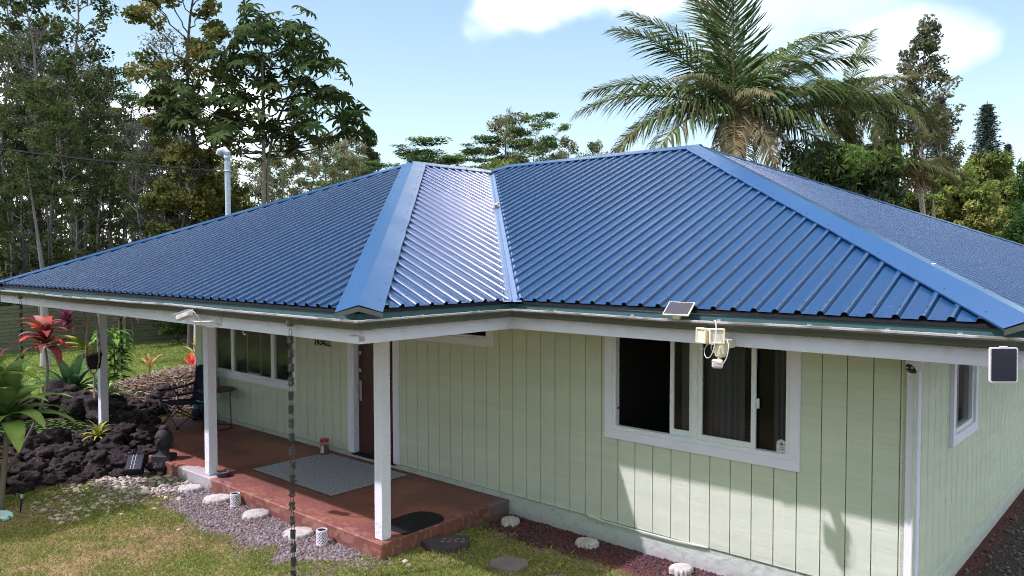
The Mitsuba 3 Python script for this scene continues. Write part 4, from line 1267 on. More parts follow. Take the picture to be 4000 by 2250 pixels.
def reg_cind(r, n):
    P = np.column_stack([-4.22 + 4.3 * r.random(n), -0.75 + 0.76 * r.random(n)])
    edge = -0.42 - 0.10 * np.sin(P[:, 0] * 3.1) + 0.1 * r.normal(size=n)
    return P[P[:, 1] > edge]


scatter_stones('red_cinders', 9000, reg_cind, 0.015, [(0.105, 0.035, 0.03), (0.075, 0.03, 0.03), (0.09, 0.06, 0.062), (0.05, 0.03, 0.033)], 'dark red volcanic cinders along the foot of the house wall', 'gravel')


def reg_side(r, n):
    P = np.column_stack([0.03 + 1.6 * r.random(n), -0.5 + 8 * r.random(n)])
    return P


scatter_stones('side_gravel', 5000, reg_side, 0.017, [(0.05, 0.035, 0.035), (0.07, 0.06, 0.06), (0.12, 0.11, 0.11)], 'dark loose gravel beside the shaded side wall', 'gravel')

# lava rocks round the pond
LR = [mikit.ply(rock(80 + k, (0.9, 0.75, 0.66), 3, 0.62, 2.1, 0.35), 'm_lava', 45) for k in range(7)]
LAVA = [(-9.02, -1.83, -0.22, 0.24, 'lava boulder that carries the stone head'), (-10.35, -1.78, 0.06, 0.27, 'light grey rounded lava boulder topping the pond wall, left of the stone head'), (-9.85, -1.66, 0.07, 0.26, 'grey lava boulder topping the pond wall, nearest the stone head'),
        (-9.55, -1.75, -0.1, 0.22, None), (-9.95, -2.1, -0.1, 0.26, None), (-10.35, -2.35, -0.1, 0.28, None), (-10.75, -2.05, 0.0, 0.30, None), (-9.6, -2.2, -0.2, 0.22, None), (-10.0, -2.6, -0.16, 0.27, None), (-9.45, -2.55, -0.22, 0.2, None),
        (-10.4, -2.85, -0.12, 0.3, None), (-10.0, -3.1, -0.18, 0.27, None), (-9.6, -3.0, -0.24, 0.22, None), (-10.5, -3.3, -0.1, 0.33, None), (-9.9, -3.6, -0.2, 0.25, None), (-11.0, -3.35, 0.02, 0.33, None), (-11.2, -2.85, -0.02, 0.30, None), (-10.9, -2.55, 0.05, 0.26, 'black jagged lava rock in the middle of the pond rim'),
        (-11.5, -3.4, 0.05, 0.36, None), (-12.1, -3.5, 0.0, 0.4, None), (-12.7, -3.2, 0.0, 0.38, None), (-13.2, -2.7, 0.05, 0.4, None), (-13.5, -2.2, 0.05, 0.42, None), (-13.35, -1.65, 0.16, 0.5, 'large black lava boulder behind the pond, left of the far porch post'), (-12.8, -1.45, 0.12, 0.45, None), (-12.2, -1.35, 0.08, 0.38, None),
        (-11.75, -1.45, 0.10, 0.32, 'lava rock at the foot of the far porch post'), (-11.3, -1.5, 0.05, 0.30, None), (-11.0, -1.35, -0.05, 0.26, None), (-10.6, -1.5, -0.08, 0.26, None), (-11.6, -0.95, -0.1, 0.28, None), (-12.1, -0.8, -0.12, 0.3, None), (-12.6, -0.75, -0.1, 0.35, None), (-13.3, -0.9, -0.05, 0.4, None), (-12.9, -0.2, -0.14, 0.3, None), (-13.4, 0.15, -0.05, 0.36, 'dark round lava rock at the foot of the mulch mound'), (-10.2, -1.45, -0.12, 0.22, None), (-14.2, -1.2, 0.0, 0.36, None), (-9.25, -2.3, -0.24, 0.15, None), (-9.3, -2.8, -0.25, 0.16, None), (-9.4, -3.4, -0.25, 0.2, None), (-9.7, -1.98, -0.17, 0.2, None), (-9.45, -2.15, -0.15, 0.19, None), (-9.75, -2.4, -0.12, 0.24, None), (-9.75, -2.85, -0.16, 0.24, None), (-10.2, -2.6, -0.05, 0.26, None), (-10.15, -3.35, -0.14, 0.26, None), (-10.7, -2.9, -0.02, 0.27, None), (-9.7, -3.3, -0.2, 0.22, None), (-10.6, -3.6, -0.08, 0.3, None), (-10.2, -3.85, -0.18, 0.26, None), (-9.75, -1.55, 0.0, 0.2, None), (-10.1, -2.05, 0.03, 0.22, None)]
for k, (x, y, z, s, lb) in enumerate(LAVA):
    single('lava_rock', LR[(k * 5) % 7], None, lb or 'black rough lava rock piled in the wall round the garden pond', 'rock', None if lb else 'lava rocks round the pond', to_world=M4((x, y, z), Rz(k * 2.4) @ Rx(0.3 * math.sin(k * 3.3)), s))
# pond water with floating weed
n = 40
an = np.arange(n) * 2 * PI / n
pv = np.column_stack([-12.1 + 1.25 * np.cos(an) * (1 + 0.08 * np.sin(3 * an)), -2.4 + 0.78 * np.sin(an), np.full(n, -0.03)])
struct('pond_water', mikit.ply((np.vstack([pv, [[-12.1, -2.4, -0.03]]]), np.stack([np.arange(n), (np.arange(n) + 1) % n, np.full(n, n)], 1)), 'm_pond'))
mat('m_pond', {'type': 'twosided', 'bsdf': {'type': 'roughplastic', 'diffuse_reflectance': rgb(0.012, 0.016, 0.008), 'alpha': 0.04}})
r = np.random.default_rng(4)
wl = MB()
for k in range(420):
    a_, q_ = r.random() * 2 * PI, math.sqrt(r.random())
    s = 0.012 + 0.03 * r.random()
    t_ = np.arange(6) * PI / 3 + r.random()
    c = np.array([-12.1 + 1.15 * q_ * math.cos(a_), -2.4 + 0.7 * q_ * math.sin(a_), -0.027 + 0.004 * r.random()])
    wl.add(c + np.column_stack([s * np.cos(t_), s * np.sin(t_), 0.002 * r.random(6)]), [[0, 1, 2], [0, 2, 3], [0, 3, 4], [0, 4, 5]], np.array([0.06, 0.10, 0.02]) * (0.5 + r.random()))
struct('pond_weed', wl.ply('m_vc', False, True), kind='stuff', label='small green floating leaves on the dark pond', cat='water plants')

# the stone head on its plinth
hd = thing('stone_head', 'dark carved stone head with a topknot on a square plinth beside the porch', 'statue')
hm = ICO[4]
v = np.array(hm.vertices)
x, y, z = v.T
th = np.arctan2(x, -y)
front_ = np.clip(-y, 0, 1)
jaw = np.where(z < 0, 1 - 0.30 * np.clip(-z, 0, 1) ** 1.6, 1.0)
v = np.column_stack([x * 0.105 * jaw, y * 0.12 * (jaw * 0.5 + 0.5), z * 0.155])
g = lambda cx_, cz_, sx_, sz_: np.exp(-((x - cx_) / sx_) ** 2 - ((z - cz_) / sz_) ** 2) * (y < 0)
dsp = 0.040 * g(0, -0.10, 0.11, 0.26) + 0.012 * g(0, -0.24, 0.17, 0.09) - 0.016 * g(0.36, 0.02, 0.17, 0.10) - 0.016 * g(-0.36, 0.02, 0.17, 0.10) + 0.010 * g(0.36, 0.0, 0.13, 0.06) + 0.010 * g(-0.36, 0.0, 0.13, 0.06) + 0.008 * g(0.33, 0.17, 0.22, 0.04) + 0.008 * g(-0.33, 0.17, 0.22, 0.04)
dsp += 0.011 * g(0, -0.48, 0.24, 0.05) + 0.010 * g(0, -0.59, 0.20, 0.05) - 0.008 * g(0, -0.535, 0.24, 0.02) + 0.012 * g(0, -0.82, 0.25, 0.13)
hair = (z > 0.38 - 0.2 * np.abs(x)) | (y > 0.25) & (z > -0.45)
cell = np.sin(th * 13) * np.sin(np.arcsin(np.clip(z, -1, 1)) * 15 + (np.floor(th * 13 / PI) % 2) * PI)
v = v + np.column_stack([x * 0.25, y, z * 0.1]) * (1.5 * dsp)[:, None] + v / np.linalg.norm(v, axis=1, keepdims=True) * np.where(hair, 0.009 + 0.006 * np.abs(cell), 0)[:, None]
J = M4((-9.0, -1.80, 0.195), Rz(0.62))
part(hd, 'head', pl((v, hm.faces), 'm_carved', True), to_world=J)
bun = np.array(ICO[3].vertices)
bth = np.arctan2(bun[:, 0], -bun[:, 1])
part(hd, 'topknot', pl((bun * [0.058, 0.058, 0.045] * (1 + 0.07 * np.abs(np.sin(bth * 7) * np.sin(bun[:, 2] * 8)))[:, None] + [0, 0.012, 0.165], ICO[3].faces), 'm_carved', True), to_world=J)
for s in (-1, 1):
    ear = np.array(ICO[2].vertices) * [0.015, 0.024, 0.070] + [s * 0.110, 0.0, -0.035]
    part(hd, 'ear', pl((ear, ICO[2].faces), 'm_carved', True), to_world=J)
part(hd, 'neck', pl(lathe([(0.085, -0.20), (0.072, -0.17), (0.066, -0.13), (0.072, -0.09)], 24), 'm_carved', True), to_world=J)
part(hd, 'plinth', pl(MB().mesh(bxm(-0.135, 0.135, -0.11, 0.11, -0.125, 0.0, 0.012)), 'm_carved'), to_world=M4((-9.0, -1.80, 0.005), Rz(0.70)))
sp = thing('garden_spotlight', 'tilted black box shaped solar spotlight in front of the lava rocks', 'garden light')
J = M4((-9.03, -2.17, -0.07), Rz(0.9) @ Rx(0.75), 1.3)
part(sp, 'housing', MB().mesh(bxm(-0.085, 0.085, -0.10, 0.10, -0.055, 0.04, 0.012)).ply('m_black'), to_world=J)
part(sp, 'solar_face', pl(bxm(-0.075, 0.075, -0.088, 0.088, 0.0402, 0.044, 0.001), 'm_solar'), to_world=J)
for x_ in (-0.028, 0.0):
    part(sp, 'trim_strip', pl(bxm(x_ - 0.0016, x_ + 0.0016, -0.085, 0.085, 0.0443, 0.0465), 'm_galv'), to_world=J)
part(sp, 'stake', pl(tube([(-9.08, -2.22, -0.1), (-9.08, -2.21, -0.28)], 0.012, 6), 'm_black'))
pt = thing('path_light', 'slim black path light stake at the left edge of the grass', 'garden light')
part(pt, 'stake', pl(tube([(-8.42, -3.72, -0.26), (-8.40, -3.70, -0.04)], [0.005, 0.012], 8), 'm_black'))
part(pt, 'collar', pl(tube([(-8.40, -3.70, -0.04), (-8.398, -3.698, 0.01)], 0.016, 12), 'm_galv'))
part(pt, 'lamp', pl(tube([(-8.398, -3.698, 0.01), (-8.395, -3.695, 0.03), (-8.392, -3.692, 0.09)], [0.016, 0.024, 0.026], 14), 'm_black'))


# ---------------------------------------------------------------- grass
def grass(name, P, z, h, w, cols, lab, seed):
    r = np.random.default_rng(seed)
    n = len(P)
    a_ = r.random(n) * 2 * PI
    lean = r.normal(0, 0.5, (n, 2)) * h
    hh = h * (0.5 + 0.8 * r.random(n))
    d = np.column_stack([np.cos(a_), np.sin(a_)]) * w * 0.5
    b = np.column_stack([P, z])
    v = np.stack([b + np.column_stack([d, np.zeros(n)]), b - np.column_stack([d, np.zeros(n)]), b + np.column_stack([lean * 0.35 - d * 0.8, hh * 0.6]), b + np.column_stack([lean, hh * (0.85)])], 1)
    f = np.array([[0, 1, 2], [0, 2, 3]])[None] + np.arange(n)[:, None, None] * 4
    struct(name, mikit.ply((v.reshape(-1, 3), f.reshape(-1, 3)), 'm_leaf', False, color=np.repeat(cols, 4, 0)), kind='stuff', label=lab, cat='grass')


r = np.random.default_rng(21)
n = 190000
P = np.column_stack([-9.3 + 7.4 * r.random(n), -5.2 + 4.9 * r.random(n)])
P = P[(P[:, 1] < -0.42 - 0.12 * r.random(n)) & ((P[:, 0] > -4.2) | (P[:, 1] < -1.86)) & ((P[:, 0] < -3.9) | (P[:, 1] > -2.2))]
edge = -2.28 - 0.30 * np.sin((P[:, 0] + 8.0) * 0.9) - 0.20 * (meshkit.fbm(np.column_stack([P * 2.2, P[:, 0] * 0]), 3, 2) - 0.5) * 4
ing = (P[:, 1] > edge - 0.1 * r.random(len(P))) & (P[:, 0] < -4.5) & (P[:, 0] > -8.1)
inp = (P[:, 0] < -7.9) & (P[:, 1] > -2.75 + 0.2 * r.normal(size=len(P)))
tone = meshkit.fbm(np.column_stack([P * 1.1, P[:, 0] * 0]), 4, 9) * 0.6 + meshkit.fbm(np.column_stack([P * 5.0, P[:, 0] * 0]), 3, 10) * 0.4
wall_ = (P[:, 0] > -4.2) & (P[:, 1] > -0.62) & (r.random(len(P)) < 0.8)
keep = ~ing & ~inp & ~wall_ & (r.random(len(P)) < np.clip(0.35 + 2.6 * (tone - 0.38), 0.22, 1))
P, tone = P[keep], tone[keep]
g = np.clip((tone - 0.38) / 0.22 + r.normal(0, 0.35, len(P)), 0, 1)[:, None]
g = np.where((P[:, :1] > -5.8) & (P[:, 1:] > -3.2), np.clip(g + 0.25, 0, 1), g)
cols = (np.array([0.45, 0.355, 0.165]) * (1 - g) + np.array([0.27, 0.315, 0.085]) * g) * (0.7 + 0.6 * r.random((len(P), 1)))
grass('lawn_grass', P, f_height(P[:, 0], P[:, 1]) - 0.003, 0.042, 0.008, cols, 'short patchy green and straw coloured grass in the foreground', 1)
n = 90000
P = np.column_stack([-25.3 + 10.9 * r.random(n), -5.0 + 14.5 * r.random(n)])
P = P[~((P[:, 0] > -15.6) & (P[:, 1] > -1.2))]
tone = meshkit.fbm(np.column_stack([P * 0.7, P[:, 0] * 0]), 4, 15)
cols = (np.array([0.29, 0.34, 0.095]) * (1 - tone[:, None]) + np.array([0.18, 0.26, 0.06]) * tone[:, None]) * (0.7 + 0.6 * r.random((len(P), 1)))
grass('back_lawn_grass', P, f_height(P[:, 0], P[:, 1]) - 0.003, 0.06, 0.018, cols, 'green mown lawn between the house and the fence', 2)
n = 9000
P = np.column_stack([-14.6 + 3.0 * r.random(n), -0.55 + 1.7 * r.random(n)])
cols = (np.array([0.20, 0.17, 0.07]) * np.ones((n, 3))) * (0.5 + 0.9 * r.random((n, 1)))
grass('dry_grass', P, f_height(P[:, 0], P[:, 1]) - 0.003, 0.04, 0.008, cols, 'thin dry grass between the porch end and the mulch', 3)
# mulch: chips and stalks on the mound
n = 6500
P = np.column_stack([-16.0 + 4.0 * r.random(n), -1.3 + 4.2 * r.random(n)])
hgt = f_height(P[:, 0], P[:, 1])
P, hgt = P[hgt > -0.19], hgt[hgt > -0.19]
n = len(P)
a_, b_ = r.random(n) * 2 * PI, r.normal(0, 0.35, n)
L_ = 0.04 + 0.10 * r.random(n) ** 2
dv = np.column_stack([np.cos(a_) * np.cos(b_), np.sin(a_) * np.cos(b_), np.sin(b_)]) * L_[:, None]
sv = np.column_stack([-np.sin(a_), np.cos(a_), a_ * 0]) * (0.006 + 0.008 * r.random(n))[:, None]
c0 = np.column_stack([P, hgt + 0.012 + 0.03 * r.random(n)])
uv_ = np.array([0, 0, 0.007])
v = np.stack([c0 - dv - sv, c0 - dv + sv, c0 + dv + sv, c0 + dv - sv, c0 - dv + uv_, c0 + dv + uv_], 1)
f = np.array([[0, 1, 4], [3, 5, 2], [1, 2, 5], [1, 5, 4], [0, 4, 5], [0, 5, 3]])[None] + np.arange(n)[:, None, None] * 6
pal = np.array([(0.16, 0.10, 0.075), (0.22, 0.16, 0.12), (0.10, 0.06, 0.05), (0.30, 0.25, 0.20), (0.13, 0.07, 0.05)])
struct('mulch', mikit.ply((v.reshape(-1, 3), f.reshape(-1, 3)), 'm_vc', False, color=np.repeat(pal[r.integers(0, 5, n)] * (0.7 + 0.6 * r.random((n, 1))), 6, 0)), kind='stuff', label='heap of brown wood mulch and dry stalks beyond the porch end', cat='mulch')

# ---------------------------------------------------------------- fence
fe = thing('fence', 'weathered green grey board fence at the back of the lawn', 'fence')


def fence_run(p0, p1, zt0, zt1, npan):
    p0, p1 = np.array(p0, float), np.array(p1, float)
    d = (p1 - p0) / np.linalg.norm(p1 - p0)
    nr = np.array([d[1], -d[0]])
    if nr @ (CAM[:2] - p0) < 0:
        nr = -nr
    for k in range(npan):
        a0, a1 = p0 + (p1 - p0) * k / npan, p0 + (p1 - p0) * (k + 1) / npan
        t0, t1 = zt0 + (zt1 - zt0) * k / npan, zt0 + (zt1 - zt0) * (k + 1) / npan
        for b in range(13):
            z0a, z1a = -0.2 + (t0 + 0.2) * b / 13, -0.2 + (t0 + 0.2) * (b + 1) / 13 - 0.012
            z0b, z1b = -0.2 + (t1 + 0.2) * b / 13, -0.2 + (t1 + 0.2) * (b + 1) / 13 - 0.012
            off = 0.004 * math.sin(k * 5.1 + b * 2.3)
            vs = []
            for q in (0.0 + off, -0.022 + off):
                for (xy, za, zb) in ((a0 + d * 0.004, z0a, z1a), (a1 - d * 0.004, z0b, z1b)):
                    for z_, o_ in ((za, 0.010), (zb, 0.0)):
                        vs.append([*(xy + nr * (q + (o_ if q > -0.015 else 0))), z_])
            part(fe, 'board', mikit.ply((np.array(vs), np.array([[0, 2, 3, 1], [4, 5, 7, 6], [1, 3, 7, 5], [0, 4, 6, 2]])), 'm_fence'))
        pm = bxm(-0.05, 0.05, -0.045, 0.045, -0.4, t0 + 0.06, 0.008)
        part(fe, 'post', pl(pm, 'm_fencepost'), to_world=M4((*(a0 + nr * 0.055), 0)))


mat('m_fencepost', pr(rgb(0.20, 0.205, 0.155), 0.8, 0.2))
fence_run((-25.4, 1.75), (-25.4, 14.2), 1.25, 1.0, 5)
fence_run((-25.4, 1.72), (-24.2, -6.0), 1.28, 1.1, 3)

# ---------------------------------------------------------------- service mast and cable
ms = thing('service_mast', 'grey steel power mast with a weatherhead rising behind the roof', 'mast')
MX, MY = -12.45, 1.06
mat('m_mast', pr(rgb(0.42, 0.48, 0.52), 0.45, 0.4, 0.2))
part(ms, 'pipe', pl(tube([(MX, MY, 1.9), (MX, MY, 4.55)], 0.052, 18), 'm_mast', 40))
part(ms, 'weatherhead', pl(tube([(MX, MY, 4.50), (MX, MY, 4.62), (MX + 0.0, MY - 0.005, 4.70), (MX - 0.05, MY - 0.035, 4.76), (MX - 0.13, MY - 0.08, 4.74), (MX - 0.16, MY - 0.10, 4.68)], [0.06, 0.068, 0.072, 0.075, 0.066, 0.05], 16), 'm_mast', 40))
part(ms, 'clamp', pl(MB().add(*torus((MX, MY, 4.36), 0.066, 0.012)).mesh(bxm(MX - 0.22, MX - 0.06, MY - 0.12, MY - 0.09, 4.35, 4.38)), 'm_mast', True))
lo = MB()
for k in range(4):
    lo.add(*torus((MX - 0.38 - 0.09 * k, MY - 0.32 - 0.08 * k, 4.42 - 0.03 * (k % 2)), 0.15 + 0.03 * (k % 3), 0.009, 1 if k % 2 else 0, 1.0, 0.8 + 0.3 * (k % 2), 28, 6))
part(ms, 'cable_loops', lo.ply('m_black', True))
cat = lambda p0, p1, sag, n=30: np.array([np.array(p0) * (1 - t) + np.array(p1) * t - [0, 0, sag * 4 * t * (1 - t)] for t in np.linspace(0, 1, n)])
sag_ = cat((-34.0, -11.5, 9.6), (MX - 0.15, MY - 0.10, 4.36), 0.75, 60)
single('power_cable', MB().add(*tube(sag_, 0.013, 6)).add(*tube(sag_ + [0.0, 0.0, 0.022], 0.006, 5)).ply('m_black', True), None, 'twisted black power cable sloping down from the left to the mast', 'cable')
single('guy_wire', pl(tube(cat((MX + 0.06, MY, 4.36), (-9.6, 3.1, 3.45), 0.03), 0.006, 5), 'm_metal_dark'), None, 'thin steel guy wire from the mast down to the roof', 'wire')


# ---------------------------------------------------------------- leaves and garden plants
def blade(L, W, elev, droop, fold=0.18, n=7, tip=0.75, wave=0.0, seed=0, stalk=0.0):
    """a leaf along +x: (vertices, triangles); three columns, folded along the midrib"""
    t = np.linspace(0, 1, n)
    an = elev - droop * t ** 1.3
    dx, dz = np.cos(an) * L / (n - 1), np.sin(an) * L / (n - 1)
    x, z = np.concatenate([[0], np.cumsum(dx[:-1])]), np.concatenate([[0], np.cumsum(dz[:-1])])
    w = W * np.clip(np.sin(PI * np.clip(t, 0.0, 1) ** tip), 0, 1) ** 0.8
    if stalk:
        w = np.where(t < stalk, 0.12 * W, W * np.clip(np.sin(PI * np.clip((t - stalk) / (1 - stalk), 0, 1) ** tip), 0.0, 1) ** 0.75)
    w = w + 0.003
    nx, nz = -np.sin(an), np.cos(an)
    wv_ = wave * np.sin(t * 17 + seed)
    up = fold * w
    lft = np.column_stack([x + nx * (up + wv_), w, z + nz * (up + wv_)])
    rgt = np.column_stack([x + nx * (up - wv_), -w, z + nz * (up - wv_)])
    mid = np.column_stack([x, x * 0, z])
    v = np.stack([lft, mid, rgt], 1).reshape(-1, 3)
    i = np.arange(n - 1) * 3
    f = np.vstack([np.stack([i, i + 3, i + 4, i + 1], 1), np.stack([i + 1, i + 4, i + 5, i + 2], 1)])
    return v, f


def leaf_ply(c0, c1, L, W, elev, droop, b='m_leaf_gloss', seed=0, gain=1.7, **kw):
    v, f = blade(L, W, elev, droop, seed=seed, **kw)
    r = np.random.default_rng(seed)
    t = (np.repeat(np.arange(len(v) // 3), 3) / (len(v) // 3 - 1))[:, None]
    c = np.array(c0) * (1 - t) + np.array(c1) * t
    c[1::3] *= 1.25
    return mikit.ply((v, f), b, True, color=np.clip(gain * c * (1 + 0.12 * r.normal(size=(len(v), 1))), 0, 1))


def rosette(key, top, leaves, n, spread, seed, s0=0.8, s1=1.2, name='leaf', tilt=(0, 0), el=(0.0, 0.7), stem=0.0):
    """n leaves round a point; leaves = a list of shared leaf shapes; el = range of extra pitch (outer leaves low, inner ones high)"""
    r = np.random.default_rng(seed)
    for k in range(n):
        u_ = (k + 0.5) / n
        a_ = k * 2.39996 + r.normal(0, 0.12)
        e_ = el[0] + (el[1] - el[0]) * u_ ** 1.2 + r.normal(0, 0.06)
        R = Rx(tilt[0]) @ Rz(a_) @ np.array([[math.cos(e_), 0, -math.sin(e_)], [0, 1, 0], [math.sin(e_), 0, math.cos(e_)]])
        s = s0 + (s1 - s0) * r.random()
        part(key, name, leaves[int(r.integers(0, len(leaves)))], to_world=M4(np.array(top) + [0, 0, stem * u_], R, s))


def stem_part(key, pts_, r0, r1, c, name='stem', sides=8):
    p = np.array(trimesh.path.simplify.resample_spline(np.array(pts_, float), count=14, degree=min(3, len(pts_) - 1)))
    part(key, name, pl(tube(p, np.linspace(r0, r1, len(p)), sides), 'm_vc', True, c))


# red ti plant
RED = [leaf_ply((0.30, 0.075, 0.035), (0.40, 0.07, 0.05), 0.40, 0.062, 0.75, 1.6, seed=k, wave=0.006, gain=1.0, n=9) for k in (1, 2)] + [leaf_ply((0.33, 0.14, 0.10), (0.42, 0.20, 0.20), 0.40, 0.066, 0.7, 1.8, seed=3, gain=1.0, n=9), leaf_ply((0.14, 0.04, 0.035), (0.24, 0.05, 0.06), 0.42, 0.060, 0.8, 2.0, seed=4, gain=1.0, n=9)]
k_ = thing('red_ti_plant', 'red leaved ti plant on a tall thin leaning stem at the left', 'plant')
stem_part(k_, [(-9.45, -3.55, 0.05), (-9.30, -3.40, 0.42), (-9.19, -3.18, 0.95), (-9.20, -3.17, 1.30), (-9.22, -3.17, 1.62)], 0.022, 0.012, (0.19, 0.16, 0.13))
rosette(k_, (-9.22, -3.17, 1.58), RED, 26, 0, 3, 0.75, 1.1, el=(-0.55, 0.85), stem=0.14)
# big green ti plant
GRN = [leaf_ply((0.05, 0.10, 0.026), (0.085, 0.14, 0.04), 0.62, 0.088, 0.95, 1.3, seed=k, wave=0.006, n=9) for k in (5, 6)] + [leaf_ply((0.07, 0.13, 0.03), (0.15, 0.20, 0.055), 0.58, 0.092, 0.9, 1.7, seed=7, n=9), leaf_ply((0.045, 0.09, 0.026), (0.075, 0.12, 0.04), 0.66, 0.080, 1.0, 1.1, seed=8, n=9)]
k_ = thing('green_ti_plant', 'big broad leaved green ti plant in the left foreground of the garden', 'plant')
stem_part(k_, [(-8.72, -3.83, -0.24), (-8.68, -3.80, 0.2), (-8.68, -3.76, 0.6), (-8.68, -3.74, 0.86)], 0.035, 0.028, (0.17, 0.15, 0.10))
rosette(k_, (-8.68, -3.74, 0.80), GRN, 26, 0, 9, 0.9, 1.35, el=(-0.75, 0.55), stem=0.20)
# upper left big leaves and a fern
k_ = thing('tall_green_ti_plant', 'tall green ti plant reaching in at the left edge beside the red one', 'plant')
stem_part(k_, [(-9.35, -4.25, -0.24), (-9.25, -4.2, 0.7), (-9.15, -4.12, 1.40)], 0.03, 0.022, (0.17, 0.15, 0.10))
rosette(k_, (-9.15, -4.10, 1.36), GRN, 20, 0, 14, 0.9, 1.2, el=(-0.5, 0.6), stem=0.2)


def fern_frond(L, n, lw, droop, c0, c1, seed):
    m = MB()
    t = np.linspace(0, 1, n)
    an = 0.7 - droop * t
    x, z = np.cumsum(np.cos(an)) * L / n, np.cumsum(np.sin(an)) * L / n
    m.add(*tube(np.column_stack([x, x * 0, z]), np.linspace(0.004, 0.0015, n), 5), c=c0)
    for k in range(2, n):
        l_ = lw * math.sin(PI * min(1, 0.12 + 0.9 * t[k])) ** 0.8 + 0.01
        for s in (-1, 1):
            b = np.array([x[k], 0, z[k]])
            q = [b + [-0.008, 0, 0], b + [0.012, 0, 0], b + [0.03, s * l_ * 0.6, 0.01], b + [0.045, s * l_, -0.012], b + [0.012, s * l_ * 0.6, 0.008]]
            m.add(q, [[0, 1, 2], [0, 2, 4], [4, 2, 3]], np.array(c0) * (1 - t[k]) + np.array(c1) * t[k])
    return m.ply('m_leaf', False, True)


FR = [fern_frond(0.62, 34, 0.075, d_, (0.08, 0.13, 0.02), (0.14, 0.20, 0.03), 0) for d_ in (0.9, 1.3)]
k_ = thing('fern', 'bright green feathery fern at the left edge above the ti leaves', 'plant')
rosette(k_, (-8.62, -4.02, 1.30), FR, 9, 0, 5, 0.8, 1.1, 'frond', el=(-0.2, 0.6))
stem_part(k_, [(-8.70, -4.15, -0.24), (-8.66, -4.08, 0.6), (-8.62, -4.02, 1.32)], 0.03, 0.025, (0.06, 0.045, 0.03))
# low red ti at the left edge
k_ = thing('low_red_ti_plant', 'low red leaved ti plant cut by the left edge near the pebbles', 'plant')
stem_part(k_, [(-8.98, -4.02, -0.24), (-8.99, -4.02, 0.05), (-8.98, -4.02, 0.26)], 0.02, 0.014, (0.18, 0.15, 0.12))
rosette(k_, (-8.98, -4.02, 0.22), [leaf_ply((0.26, 0.025, 0.03), (0.36, 0.04, 0.045), 0.42, 0.075, 0.6, 1.9, seed=k, gain=1.0) for k in (21, 22)], 14, 0, 23, 0.8, 1.15, el=(-0.6, 0.6), stem=0.1)
PUR = [leaf_ply((0.045, 0.012, 0.022), (0.075, 0.02, 0.035), 0.36, 0.035, 0.8, 1.3, seed=k) for k in (31, 32)]
for top, n, sd_, lb, st_ in (((-11.3, -3.2, 0.85), 22, 33, 'dark purple leaved ti plant behind the big green one', (-11.3, -3.25, 0.1)), ((-24.6, 2.75, 1.10), 26, 34, 'dark purple cordyline in front of the fence, left of the far post', (-24.6, 2.75, -0.25)), ((-24.3, 4.1, 0.75), 20, 35, 'second dark purple cordyline in front of the fence, right of the far post', (-24.3, 4.1, -0.25)), ((-24.7, 2.3, 0.55), 20, 36, 'short dark purple cordyline low in front of the fence', (-24.7, 2.3, -0.25))):
    k_ = thing('purple_ti_plant', lb, 'plant')
    stem_part(k_, [st_, (top[0] - 0.02, top[1], (top[2] + st_[2]) / 2), top], 0.025, 0.015, (0.12, 0.09, 0.08))
    rosette(k_, top, PUR, n, 0, sd_, 1.0, 1.5 if sd_ == 33 else 2.0, el=(-0.6, 0.7), stem=0.25)
# dark green rosette and pale plants behind the pond
DKG = [leaf_ply((0.02, 0.05, 0.02), (0.04, 0.08, 0.03), 0.52, 0.065, 0.95, 1.0, seed=k) for k in (41, 42)]
for (x, y, z), n, sd_, s, lb, L_ in (((-14.0, -1.25, 0.16), 22, 43, 1.55, 'dark green broad leaved rosette behind the lava boulder, left of the far post', DKG), ((-13.2, -1.0, 0.12), 16, 44, 1.0, 'low variegated green plant at the foot of the far porch post', [leaf_ply((0.10, 0.13, 0.05), (0.30, 0.30, 0.18), 0.4, 0.05, 0.8, 1.4, seed=45), DKG[0]]), ((-13.6, -0.75, 0.1), 12, 46, 0.8, 'pale pink and green leaved plant just right of the far post', [leaf_ply((0.30, 0.16, 0.13), (0.45, 0.35, 0.30), 0.4, 0.05, 0.8, 1.4, seed=47), leaf_ply((0.06, 0.11, 0.03), (0.12, 0.16, 0.05), 0.5, 0.05, 0.9, 1.2, seed=48)]), ((-14.9, -2.0, 0.1), 18, 49, 1.3, 'green broad leaved plant at the back of the pond', GRN)):
    k_ = thing('garden_plant', lb, 'plant')
    stem_part(k_, [(x, y, -0.25), (x, y, z - 0.05), (x, y, z + 0.05)], 0.04, 0.03, (0.1, 0.09, 0.06))
    rosette(k_, (x, y, z), L_, n, 0, sd_, s * 0.85, s * 1.2, el=(-0.7, 0.5), stem=0.08)
# bromeliad on the rocks
k_ = thing('bromeliad', 'yellow green spiky bromeliad on the lava rocks at the pond edge', 'plant')
BR = [leaf_ply((0.09, 0.13, 0.02), (0.20, 0.24, 0.04), 0.30, 0.018, 0.8, 1.5, seed=51), leaf_ply((0.12, 0.15, 0.02), (0.27, 0.26, 0.06), 0.26, 0.018, 0.7, 1.2, seed=52)]
rosette(k_, (-10.32, -2.16, 0.10), BR, 22, 0, 53, 0.7, 1.1, el=(-0.5, 0.8), stem=0.03)
